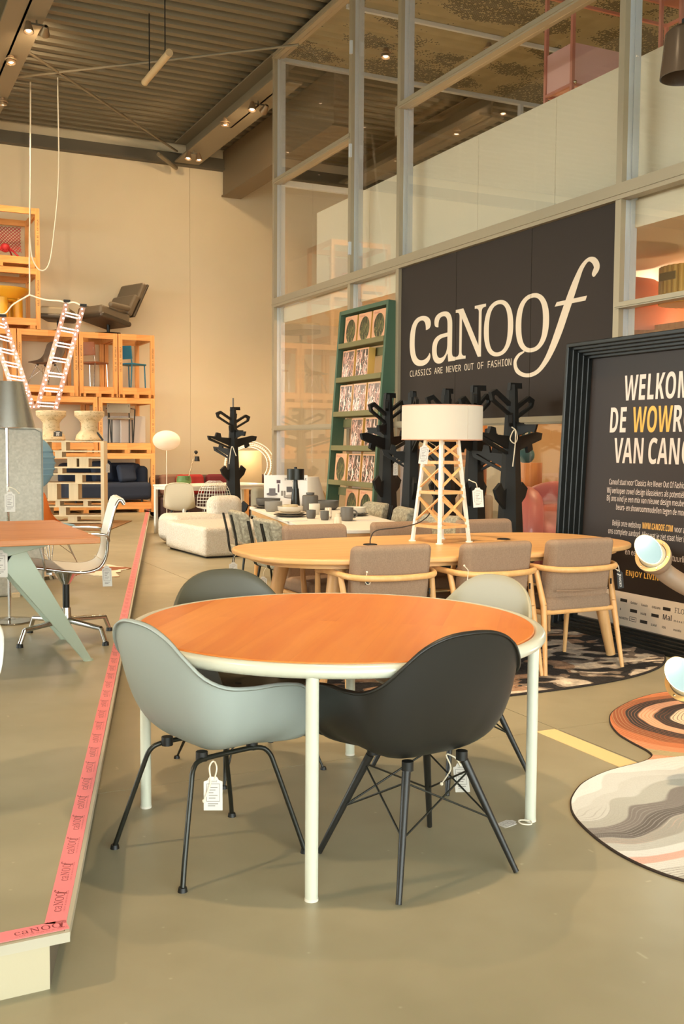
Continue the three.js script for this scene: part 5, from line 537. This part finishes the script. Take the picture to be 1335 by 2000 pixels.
{ const o = thing('plinth', 'wooden plinth under the teal rabbit ornament', 'plinth', [7.2, 0, -10.0]); put('body', uvm(box(0.3, 1.2, 0.3, 0, 0.6, 0)), M.pine, o); const r = thing('rabbit_ornament', 'small teal rabbit ornament with upright ears behind the glass', 'ornament', [7.18, 1.2, -9.94], -0.6), m = std(0x3d6a66, 0.6); put('body', [sph(0.1, 0, 0.09, 0, 1, 1, 1, 18), sph(0.07, 0, 0.2, 0.01, 1, 0.9, 1, 16)], m, r); for (const s of [-1, 1]) put('ear', sph(0.025, s * 0.035, 0.31, 0, 0.8, 2.8, 0.6, 12), m, r); }
const inner = (l, x0, x1, y0, y1, z1, d) => rack(l, x0, x1, y0, y1, z1, d);
inner('pine rack behind the corner glass, lower box', 7.6, 8.9, 0.0, 1.2, -12.4, 1.0); inner('pine rack behind the corner glass, upper box', 7.6, 8.9, 1.2, 2.4, -12.4, 1.0); inner('pine rack behind the black trees, lower box', 8.4, 9.8, 0.0, 1.1, -9.6, 1.0); inner('pine rack behind the black trees, upper box', 8.4, 9.8, 1.1, 2.2, -9.6, 1.0); inner('pine rack behind the right window, lower box', 7.2, 8.6, 0.0, 1.3, -7.4, 0.9); inner('pine rack behind the right window, upper box', 7.2, 8.6, 1.3, 2.6, -7.4, 0.9);
{ const o = thing('arched_mirror', 'tan arched mirror frame behind the corner glass', 'mirror', [6.9, 0, -13.4], -0.9); put('frame', plate(superE(0.32, 0.75, 3.2, 60).map(([x, y]) => [x, y + 0.78]), 0.05, 0.01, [superE(0.17, 0.5, 3.2, 60).map(([x, y]) => [x, y + 0.85]).reverse()]), std(0xb98a50, 0.5), o); }
shellChair('tan shell chair standing inside the corner glass', std(0xb08454, 0.5), 'wire', [7.2, 0, -12.0], [-0.9, 0.4], gSide, 'shell_chair');
plainChair('pale wooden chair on the rack behind the corner glass', [8.2, 1.39, -12.9], -0.8, M.ply, M.ply, 0.72);
solo('storage_bin', rb(0.7, 0.45, 0.5, 0.05, 8.2, 0.45, -12.85), std(0xb9ab8d, 0.6), 'grey bin on the lower rack behind the corner glass', 'bin');
for (const [x, y, z, c, l] of [[8.75, 0.19, -10.0, 0x6b4a2a, 'brown box on the lower rack behind the black trees'], [9.4, 0.19, -10.0, 0xd2b88a, 'sand-coloured box on the lower rack behind the black trees'], [8.75, 1.29, -10.0, 0x2e2a22, 'dark planter on the upper rack behind the black trees'], [9.4, 1.29, -10.0, 0xc9ad7c, 'cream crate on the upper rack behind the black trees']]) solo('storage_box', rb(0.42, 0.34, 0.36, 0.02, x, y + 0.172, z), std(c, 0.7), l, 'box');
{ const o = thing('dome_pendant', 'large orange dome pendant behind the right window', 'lamp', [7.4, 2.55, -8.4]); put('lamp_shade', lathe([[0.55, 0], [0.54, 0.2], [0.42, 0.42], [0.2, 0.56], [0.03, 0.6], [0.02, 0.58], [0.19, 0.54], [0.41, 0.4], [0.52, 0.19], [0.53, 0]], 48), std(0xd2693a, 0.45), o); put('cord', cyl(0.006, 0.006, 0.1, 0, 0.63, 0, 6), M.black, o); }
{ const o = thing('pleated_pendant', 'yellow pleated drum pendant behind the right window', 'lamp', [7.1, 2.72, -7.3]); const p = []; for (let i = 0; i < 120; i++) { const a = i / 120 * 2 * PI, r = 0.28 + (i % 4 < 2 ? 0.012 : 0); p.push([Math.cos(a) * r, Math.sin(a) * r]); } const g = new THREE.ExtrudeGeometry(shape(p), { depth: 0.34, bevelEnabled: false }); g.rotateX(-PI / 2); put('lamp_shade', g, std(0xe0b04a, 0.6), o); put('cord', cyl(0.006, 0.006, 0.16, 0, 0.42, 0, 6), M.black, o); put('grille', box(0.01, 0.07, 0.2, -0.29, 0.24, 0.0), std(0x8a6a1c, 0.7), o); }
// ---------------------------------------------------------------- upstairs
{ const o = thing('pink_shelf', 'pink metal shelf frame with a drawer box on the upper floor', 'shelf', [0, 3.42, 0]), m = std(0xc07a64, 0.5), mp = std(0xd9a79a, 0.6); for (const [x, z] of [[6.6, -8.91], [6.6, -8.48], [8.2, -8.91], [8.2, -8.48]]) put('post', box(0.035, 2.6, 0.035, x, 1.3, z), m, o); put('drawer_box', box(1.6, 0.39, 0.43, 7.4, 1.795, -8.695), mp, o); for (const y of [2.58, 1.58, 0.6]) put('shelf_frame', [box(1.6, 0.03, 0.03, 7.4, y, -8.48), box(1.6, 0.03, 0.03, 7.4, y, -8.91), box(0.03, 0.03, 0.43, 6.6, y, -8.695), box(0.03, 0.03, 0.43, 8.2, y, -8.695)], m, o); put('knob', sph(0.02, 6.62, 1.6, -8.46), M.screw, o); }
{ const o = thing('pink_shelf', 'second pink metal shelf frame upstairs by the right post', 'shelf', [0, 3.42, 0]), m = std(0xc07a64, 0.5); for (const [x, z] of [[6.7, -7.35], [6.7, -7.1], [7.6, -7.35], [7.6, -7.1]]) put('post', box(0.03, 2.0, 0.03, x, 1.0, z), m, o); for (const y of [1.985, 1.2]) put('shelf_frame', [box(0.9, 0.03, 0.28, 7.15, y, -7.225)], m, o); }
{ const o = thing('smoked_pendant', 'smoked brown glass pendant high at the right edge', 'lamp', [5.35, 3.98, -5.62]); put('lamp_shade', [lathe([[0.001, 0.34], [0.1, 0.34], [0.14, 0.3], [0.17, 0.0], [0.165, 0.0], [0.135, 0.295], [0.001, 0.33]], 36)], phy(0x6d5a48, 0.25, { transmission: 0.3, thickness: 0 }), o); put('cord', cyl(0.006, 0.006, 2.8, 0, 1.74, 0, 6), M.black, o); put('socket', cyl(0.03, 0.03, 0.08, 0, 0.36, 0), M.black, o); }
// ---------------------------------------------------------------- hand over
scene.traverse((m) => { if (m.isMesh) { m.castShadow = true; m.receiveShadow = true; } });
renderer.render(scene, camera);
